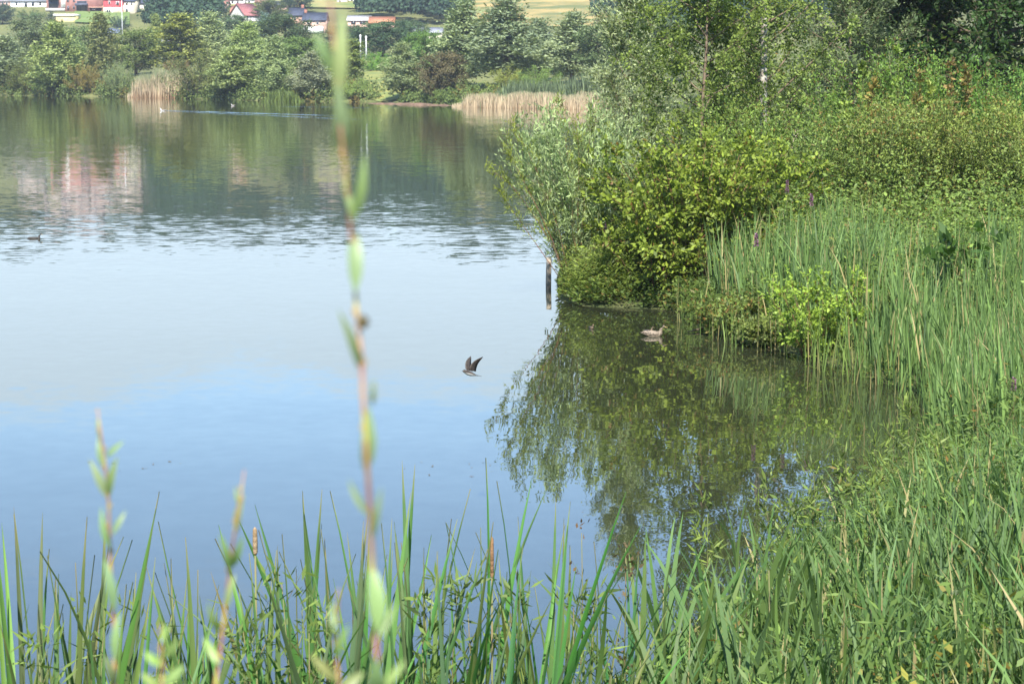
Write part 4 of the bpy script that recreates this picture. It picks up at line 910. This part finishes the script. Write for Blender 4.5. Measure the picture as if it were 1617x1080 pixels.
for px, top, Y in [(455, 925, 8.0), (430, 985, 7.6), (480, 1000, 7.7), (395, 1010, 7.6), (505, 960, 8.0), (245, 1010, 7.8), (60, 1010, 7.6), (120, 1000, 7.8), (690, 950, 8.3), (715, 930, 8.5), (760, 940, 8.5), (660, 985, 8.0), (830, 950, 8.8), (880, 965, 8.9), (940, 950, 9.2)]:
    herb(px, top, Y, 'leafy willowherb left of the tall blurred shoot between the near cattails' if px < 590 else 'leafy willowherb right of the tall blurred shoot between the near cattails', group='willowherbs left of the tall shoot' if px < 590 else 'willowherbs right of the tall shoot')
for px, top, Y in [(1110, 800, 13.5), (1210, 770, 14.5), (1275, 745, 15.5), (1330, 725, 16.5), (1380, 700, 17.5), (1410, 690, 18.5), (1440, 640, 20), (1250, 800, 13.0), (1480, 700, 17), (1360, 770, 14.2)]:
    herb(px, top, Y, 'leafy willow-like weed on the edge of the near bank', 22, (.13, .18, .05), .09, .015, 'weeds at the edge of the bay')
herb(988, 862, 10.2, 'dark dry dock stalk with brown seeds left of the near bank', 10, (.10, .075, .045), .03, .02, None, 'dock_stalk')
herb(918, 845, 9.8, 'thin reddish dry stalk among the right-hand cattails', 4, (.16, .10, .06), .03, .014, None, 'dry_stalk')
SAP = 'leafy shoots standing above the scrub'
for px, top, Y, colr, lb in [(1362, 100, 45.0, (.15, .21, .05), 'slender leafy shoot rising below the grey-green willow'), (1383, 128, 44.5, (.21, .17, .06), 'rusty slender shoot right of the one below the grey-green willow'), (1425, 80, 45.0, (.14, .21, .05), 'tallest slender shoot standing against the dark tree'),
     (1448, 118, 44.5, (.18, .15, .06), 'short rusty shoot right of the tallest slender shoot'), (1503, 100, 45.5, (.19, .14, .06), 'thin red-brown shoot against the large dark tree'), (1527, 108, 45.5, (.18, .145, .06), 'twin of the thin red-brown shoot, just right of it'), (1330, 150, 44.0, (.15, .21, .05), 'leafy shoot right of the silver birch crown'), (1470, 135, 44.5, (.16, .20, .05), 'yellow-green shoot below the large dark tree')]:
    herb(px, top, Y, lb, 34, colr, .10, .062, SAP, 'sapling_shoot')
PUR = (.25, .14, .26)
for px, top, Y, sz, lb in [(1197, 385, 33.0, 1.9, 'purple loosestrife in the reeds right of the dogwoods'), (1277, 322, 34.5, 1.9, 'purple loosestrife in the tallest reeds below the scrub'), (953, 366, 39.6, 1.9, 'purple loosestrife beside the silvery willow shrub'), (1603, 612, 19.5, 1.2, 'purple loosestrife at the right edge above the near bank'), (1240, 300, 36.0, 1.7, 'dull purple loosestrife at the top of the reeds')]:
    herb(px, top, Y, lb, 14, (.10, .15, .04), .06, .016, 'purple loosestrife', 'loosestrife', (PUR, .20 if sz > 1.5 else .12, sz * .75))
herb(1047, 392, 39.1, 'small yellow-flowered plant in front of the large dogwood', 14, (.11, .16, .04), .06, .02, None, 'yellow_flower', ((.75, .42, .02), .12, 2.6))

# ------------------------------------------------------------------ birds
def mottled(name, c1, c2, scale, belly=None, zr=(0, 1)):
    m, n, l = newmat(name); tcn = n.new('ShaderNodeTexCoord')
    v = n.new('ShaderNodeTexVoronoi'); v.inputs['Scale'].default_value = scale; l.new(tcn.outputs['Object'], v.inputs['Vector'])
    c = mixc(n, l, smooth(n, l, v.outputs['Distance'], .25, .6), c1, c2)
    if belly:
        s = n.new('ShaderNodeSeparateXYZ'); l.new(tcn.outputs['Object'], s.inputs[0]); c = mixc(n, l, smooth(n, l, s.outputs['Z'], zr[0], zr[1]), belly, c)
    p = n.new('ShaderNodeBsdfPrincipled'); l.new(c, p.inputs['Base Color']); p.inputs['Roughness'].default_value = .7
    o = n.new('ShaderNodeOutputMaterial'); l.new(p.outputs[0], o.inputs[0]); return m
M_BILL = plain('bill', (.38, .27, .10), (.28, .22, .1), 20, .5)
M_EYE = plain('eye', (.01, .01, .01), (.02, .02, .02), 5, .2)
def remesh(o, s):
    m = o.modifiers.new('remesh', 'REMESH'); m.mode = 'VOXEL'; m.voxel_size = s; m.use_smooth_shade = True
def duck(name, label, cat, loc, rz, s, mat, wingmat, group=None, bill=True):
    """a floating duck facing +X, 0.4 m long at s = 1"""
    t = thing(name, label, cat, loc, rz, group, s)
    g = Geo()
    loft(g, [((-.235, 0, .078), .012, .004, .3), ((-.19, 0, .064), .034, .014, .25), ((-.12, 0, .045), .066, .042, .1), ((-.04, 0, .035), .080, .062, 0), ((.05, 0, .035), .078, .064, 0), ((.11, 0, .045), .060, .056, 0), ((.145, 0, .060), .036, .036, 0), ((.158, 0, .066), .012, .014, 0)], 14)
    loft(g, [((.10, 0, .055), .040, .040, -1.2), ((.125, 0, .095), .032, .035, -1.35), ((.13, 0, .13), .029, .030, -1.4), ((.136, 0, .158), .032, .037, -1.1), ((.150, 0, .176), .034, .038, -.6), ((.170, 0, .183), .031, .033, -.2), ((.188, 0, .180), .021, .022, 0), ((.198, 0, .177), .010, .011, 0)], 12)
    b = put('body', g.mesh('body', mat, True), t); remesh(b, .007)
    for sgn in (-1, 1):
        g = Geo(); loft(g, [((-.20, sgn * .022, .082), .006, .004, .1), ((-.14, sgn * .05, .078), .018, .022, .05), ((-.05, sgn * .070, .066), .017, .038, 0), ((.04, sgn * .070, .062), .015, .036, 0), ((.09, sgn * .060, .062), .006, .014, 0)], 10)
        put('wing', g.mesh('wing', wingmat, True), t)
        g = Geo(); loft(g, [((.166, sgn * .0295, .190), .003, .003, 0), ((.170, sgn * .0305, .190), .0035, .0045, 0), ((.174, sgn * .0295, .190), .003, .003, 0)], 6); put('eye', g.mesh('eye', M_EYE), t)
    g = Geo(); loft(g, [((.188, 0, .176), .014, .013, 0), ((.210, 0, .170), .013, .008, 0), ((.232, 0, .166), .014, .005, 0), ((.246, 0, .165), .007, .002, 0)], 10); put('bill', g.mesh('bill', M_BILL, True), t)
    return t
HEN = mottled('hen_plumage', (.05, .039, .028), (.21, .165, .115), 42); HENW = mottled('hen_wing', (.06, .047, .035), (.23, .18, .13), 34)
BLACK = mottled('dark_plumage', (.02, .018, .016), (.045, .04, .035), 40); CHICK = mottled('chick_plumage', (.05, .035, .022), (.14, .10, .06), 40)
p = onplane(1032, 530.5); duck('duck', 'mottled brown female duck swimming in the bay', 'duck', (p[0], p[1], -.012), R(-4), .90, HEN, HENW)
p = onplane(1024, 524.5); duck('duckling', 'small dark duckling swimming just behind the brown duck', 'duckling', (p[0], p[1], -.008), R(25), .46, CHICK, BLACK)
p = onplane(934, 519); duck('duckling', 'lone small dark duckling left of the brown duck', 'duckling', (p[0], p[1], -.006), R(-70), .42, CHICK, BLACK)
p = onplane(55, 377); duck('grebe', 'dark water bird with raised neck swimming at the left edge', 'water bird', (p[0], p[1], -.045), R(10), .85, BLACK, BLACK)
p = onplane(257, 175.5); duck('swimming_duck', 'distant pale duck at the head of the long wake', 'duck', (p[0], p[1], 0), R(178), 1.5, mottled('pale_plumage', (.6, .58, .55), (.75, .73, .7), 20), HENW)
p = onplane(368, 167.5); duck('swimming_duck', 'distant pale speck of a duck near the willows across the lake', 'duck', (p[0], p[1], 0), R(170), 1.2, mottled('grey_plumage', (.5, .48, .45), (.6, .58, .55), 20), HENW)
# the wake: two low ridges of water trailing away from the far duck
g = Geo()
for (a, b, hw_) in (((262, 175), (575, 184.5), .22), ((262, 176), (600, 190.5), .14), ((430, 168.5), (640, 171.5), .1)):
    A, B = onplane(*a), onplane(*b); n = 40; rg = np.random.default_rng(int(b[0])); u = np.linspace(0, 1, n)
    c = A[None] * (1 - u[:, None]) + B[None] * u[:, None]; c[:, 1] += np.cumsum(rg.normal(0, .05, n)); k = np.sin(np.clip(u * 1.05 + .02, 0, 1) * math.pi) ** .4 * rg.uniform(.4, 1.1, n)
    v = np.stack([c + np.stack([0 * u, -hw_ * k, 0 * u - .02], -1), c + np.stack([0 * u, 0 * u, .05 * hw_ / .4 * k], -1), c + np.stack([0 * u, hw_ * k, 0 * u - .02], -1)], 0)
    i = (np.arange(2)[:, None] * n + np.arange(n - 1)[None]).ravel(); g.add(v, np.stack([i, i + 1, i + n + 1, i + n], -1))
m, n_, l_ = newmat('wake_water'); pp = n_.new('ShaderNodeBsdfPrincipled'); pp.inputs['Base Color'].default_value = (.045, .06, .05, 1); pp.inputs['Roughness'].default_value = .05; pp.inputs['IOR'].default_value = 1.42
oo = n_.new('ShaderNodeOutputMaterial'); l_.new(pp.outputs[0], oo.inputs[0])
tag(put('wake', g.mesh('wake', m, True)), 'long thin bright wake trailing behind the distant duck', 'wake', kind='stuff')
# bits of seed and leaf drifting on the surface
rg = np.random.default_rng(88); g = Geo(); P = []
for cx_, cy_, sx_, n in ((205, 735, 40, 10), (690, 738, 60, 10), (1010, 560, 120, 16), (1300, 600, 90, 26), (1150, 560, 60, 16), (930, 500, 40, 14), (1380, 690, 60, 20)):
    for _ in range(n): P.append(onplane(cx_ + rg.normal(0, sx_), cy_ + rg.normal(0, 7), .006))
P = np.array(P); m_ = len(P); a = rg.uniform(0, 6.28, m_)
leaves(g, P, np.stack([np.cos(a), np.sin(a), 0 * a], -1), np.tile([0, 0, 1.0], (m_, 1)), rg.uniform(.02, .07, m_), rg.uniform(.01, .03, m_), rg.uniform(0, 1, m_), rg.uniform(0, .8, m_))
tag(put('floating_bits', g.mesh('floating_bits', M_LEAF), None, (.10, .10, .04)), 'small leaves and seeds drifting on the water', 'litter', kind='stuff')
# swallow skimming over the lake
M_MARTIN = mottled('martin_plumage', (.034, .026, .020), (.06, .045, .035), 60, (.66, .62, .56), (-.006, .003))
M_WING = mottled('martin_wing', (.028, .021, .017), (.05, .039, .031), 70)
p = at(742, 590, 20.0)
t = thing('swallow', 'small brown and white swallow flying low over the lake with wings raised', 'bird', p, R(180)); t.rotation_euler = (R(4), R(-16), R(222)); t.scale = (1.3,) * 3
g = Geo(); loft(g, [((-.062, 0, -.002), .010, .003, 0), ((-.04, 0, 0), .013, .009, 0), ((-.01, 0, 0), .018, .016, 0), ((.022, 0, .002), .018, .017, 0), ((.042, 0, .005), .013, .013, 0), ((.056, 0, .008), .0125, .012, 0), ((.066, 0, .007), .007, .007, 0), ((.073, 0, .006), .0015, .0015, 0)], 12)
put('body', g.mesh('martin_body', M_MARTIN, True), t)
g = Geo(); loft(g, [((.070, 0, .0055), .003, .0022, 0), ((.079, 0, .005), .0006, .0006, 0)], 6); put('bill', g.mesh('martin_bill', M_EYE), t)
for sgn in (-1, 1):
    g = Geo(); k = 9; u = np.linspace(0, 1, k)
    span = .135 * u; up_ = R(74) - u * R(14); yy = sgn * (.012 + np.cumsum(np.cos(up_)) / k * .135); zz = .008 + np.cumsum(np.sin(up_)) / k * .135
    lead = .030 + .018 * np.sin(u * 2.0) - .085 * u ** 2; ch = .068 * (1 - u ** 1.6) ** .7 + .002
    rows = [np.stack([lead - ch * f, yy + sgn * th_ * .8, zz + th_], -1) for f, th_ in ((0, 0), (.25, .0022), (.6, .0016), (1, 0))] + [np.stack([lead - ch * f, yy, zz - th_], -1) for f, th_ in ((.6, .0005), (.25, .0012))]
    v = np.stack(rows, 0); q = [[r * k + i, r * k + i + 1, ((r + 1) % 6) * k + i + 1, ((r + 1) % 6) * k + i] for r in range(6) for i in range(k - 1)]
    g.add(v, q); put('wing', g.mesh('martin_wing', M_WING, True), t)
g = Geo()
for sgn in (-1, 1):
    v = [[-.055, 0, .0], [-.058, sgn * .010, .0], [-.098, sgn * .020, -.001], [-.082, 0, 0]]; v += [[a, b, c + .0018] for a, b, c in v]
    g.add(v, BOXQ if sgn > 0 else BOXQ[:, ::-1])
put('tail', g.mesh('martin_tail', M_WING), t)

# ------------------------------------------------------------------ young willow shoots right in front of the lens
def stem_mat():
    m, n, l = newmat('shoot_bark'); t = attr(n, 'tint'); p = n.new('ShaderNodeBsdfPrincipled'); p.inputs['Roughness'].default_value = .5
    c = mixc(n, l, smooth(n, l, t, .25, .45), (.27, .125, .095), (.33, .185, .09)); c = mixc(n, l, smooth(n, l, t, .62, .8), c, (.42, .36, .08))
    l.new(c, p.inputs['Base Color']); o = n.new('ShaderNodeOutputMaterial'); l.new(p.outputs[0], o.inputs[0]); return m
M_SHOOTBARK = stem_mat()
def shoot(label, Y, pts, lv, width, seed, colr=(.215, .285, .14)):
    """a stem through the given sight lines at distance Y, rooted in the bank, and single leaves (base, tip, width)"""
    rg = np.random.default_rng(seed); W = [at(x, y, Y + .01 * math.sin(i)) for i, (x, y) in enumerate(pts)]
    root = np.array([W[0][0] + .03, Y + .05, G(W[0][0], Y)])
    t = thing('willow_shoot', label, 'shoot', root, 0, 'young willow shoots close to the camera')
    W = [root, root * .5 + W[0] * .5 + [.015, 0, 0]] + W; Wp = np.array(W); m = len(Wp)
    wpx = width / FPX * Y; r = np.interp(np.arange(m), [0, 2, m - 1], [wpx * .55, wpx * .36, wpx * .14])
    g = Geo(); rings = [];
    s = np.linspace(0, 1, m * 4); P, _ = interp_line(Wp, s); rr = np.interp(s * (m - 1), np.arange(m), r)
    tube(g, P - root, rr, 8); tn = np.repeat(.5 + .35 * np.sin(s * 40 + seed) * rg.uniform(.5, 1, len(s)), 8); g.a[0] = np.concatenate([tn, [.5, .5]])
    put('stem', g.mesh('shoot_stem', M_SHOOTBARK, True), t)
    for (x0, y0, x1, y1, w) in lv:
        a, b = at(x0, y0, Y), at(x1, y1, Y + rg.uniform(-.02, .02)); L = np.linalg.norm(b - a); D = (b - a) / L; ww = w / FPX * Y
        Nv = nrm(np.array([rg.uniform(-.35, .35), -1, rg.uniform(.1, .5)])); S = nrm(np.cross(D, Nv)); U = np.cross(S, D)
        k = 9; u = np.linspace(0, 1, k); pr = np.interp(u, [0, .06, .25, .5, .8, 1], [.12, .35, .9, 1, .6, .03]) * ww * .47
        c = a + D * (u * L)[:, None] + U * (.10 * L * np.sin(u * math.pi))[:, None]
        v = np.stack([c + S * pr[:, None] + U * (pr * .35)[:, None], c, c - S * pr[:, None] + U * (pr * .35)[:, None]], 1) - root
        q = [[i * 3 + j, i * 3 + j + 1, i * 3 + j + 4, i * 3 + j + 3] for i in range(k - 1) for j in (0, 1)]
        gg = Geo().add(v, q, None, rg.uniform(.2, .8)); put('leaf', gg.mesh('shoot_leaf', M_SHOOT, True), t, tuple(cc * rg.uniform(.85, 1.15) for cc in colr))
    for k in range(7):
        u = np.array([.35 + .62 * (k + rg.uniform(0, .8)) / 7]); c, T = interp_line(Wp, u); sd = 1 if k % 2 else -1; rb = wpx * .22
        gg = Geo(); tube(gg, [[0, 0, 0], [sd * rb * .7, -rb * .2, rb * 1.4], [sd * rb * .8, -rb * .2, rb * 3.2], [sd * rb * .6, -rb * .1, rb * 4.6]], [rb * .5, rb, rb * .8, rb * .15], 7)
        put('bud', gg.mesh('shoot_bud', M_SHOOT, True), t, (.34, .24, .09), c[0] + [sd * rb, 0, 0] - root)
    return t
t = shoot('tall blurred willow shoot with reddish stem crossing the whole picture', 1.25,
    [(598, 1100), (592, 980), (588, 900), (584, 800), (579, 720), (574, 640), (571, 560), (564, 500), (559, 430), (552, 340), (545, 265), (538, 205), (533, 130), (527, 65), (521, 0), (518, -30)],
    [(533, 165, 541, 15, 25), (543, 240, 532, 128, 24), (528, 115, 497, 48, 16), (559, 345, 576, 242, 19), (561, 462, 557, 352, 26), (572, 590, 534, 488, 17), (577, 745, 581, 640, 27), (587, 640, 590, 598, 10), (584, 815, 551, 757, 13), (588, 850, 603, 768, 13), (597, 1000, 584, 885, 32), (599, 1010, 626, 950, 11), (599, 1100, 592, 1035, 30), (560, 350, 541, 285, 12), (600, 1090, 640, 1040, 16)], 13, 5)
gb = Geo(); pb = at(573, 508, 1.245); loft(gb, [((-.004, 0, 0), .001, .001, 0), ((-.002, 0, 0), .003, .0035, 0), ((.002, 0, .0), .003, .0035, 0), ((.004, 0, 0), .001, .001, 0)], 8)
ob = put('beetle', gb.mesh('beetle', plain('beetle_shell', (.05, .045, .02), (.09, .07, .03), 90, .4), True), None, None, pb, (0, R(80), 0)); tag(ob, 'tiny dark beetle clinging to the tall blurred shoot', 'insect')
shoot('blurred willow shoot at left with a fine brownish tip', 1.75, [(182, 1100), (180, 980), (174, 880), (172, 800), (167, 740), (160, 690), (154, 645)],
    [(171, 788, 141, 724, 15), (172, 784, 186, 720, 15), (168, 722, 196, 696, 9), (164, 740, 155, 690, 12), (174, 866, 160, 800, 13), (177, 845, 199, 806, 10), (181, 965, 164, 880, 18), (183, 1045, 189, 965, 16), (160, 700, 153, 660, 7), (183, 1080, 163, 1030, 15)], 9, 8)
shoot('blurred willow shoot right of the left one, leaning right with a yellow tip', 1.65, [(338, 1100), (350, 1010), (358, 940), (365, 880), (372, 830), (380, 785), (386, 742)],
    [(364, 900, 347, 842, 13), (366, 895, 384, 845, 13), (374, 840, 386, 778, 14), (352, 1000, 329, 950, 14), (358, 960, 372, 905, 12), (345, 1050, 322, 1005, 15), (378, 800, 371, 768, 7)], 9, 9, (.22, .31, .11))
shoot('short blurred willow shoot at the bottom between the left and middle shoots', 1.5, [(258, 1110), (256, 1060), (255, 1020), (254, 985)], [(256, 1050, 228, 1028, 16), (256, 1040, 282, 1008, 14), (255, 1090, 222, 1062, 18), (257, 1080, 292, 1050, 18), (255, 1015, 262, 985, 9)], 9, 10, (.26, .37, .12))
shoot('short blurred yellowish shoot at the bottom just left of the tall shoot', 1.45, [(536, 1110), (533, 1050), (531, 1000), (535, 930)], [(534, 1075, 490, 1032, 17), (533, 1040, 552, 985, 16), (532, 1000, 526, 945, 12), (536, 1090, 575, 1060, 20), (531, 1010, 515, 975, 10)], 9, 11, (.21, .28, .11))

# ------------------------------------------------------------------ thin summer haze in the air
g = box(Geo(), -1200, 1200, -60, 1400, -3.0, 95.0)
m, n_, l_ = newmat('haze'); pv = n_.new('ShaderNodeVolumePrincipled'); pv.inputs['Density'].default_value = .00021; pv.inputs['Color'].default_value = (.80, .88, 1.0, 1); pv.inputs['Anisotropy'].default_value = .2
oo = n_.new('ShaderNodeOutputMaterial'); l_.new(pv.outputs[0], oo.inputs['Volume'])
tag(put('haze', g.mesh('haze', m)), 'thin pale summer haze over the lake and hill', 'haze', kind='stuff')
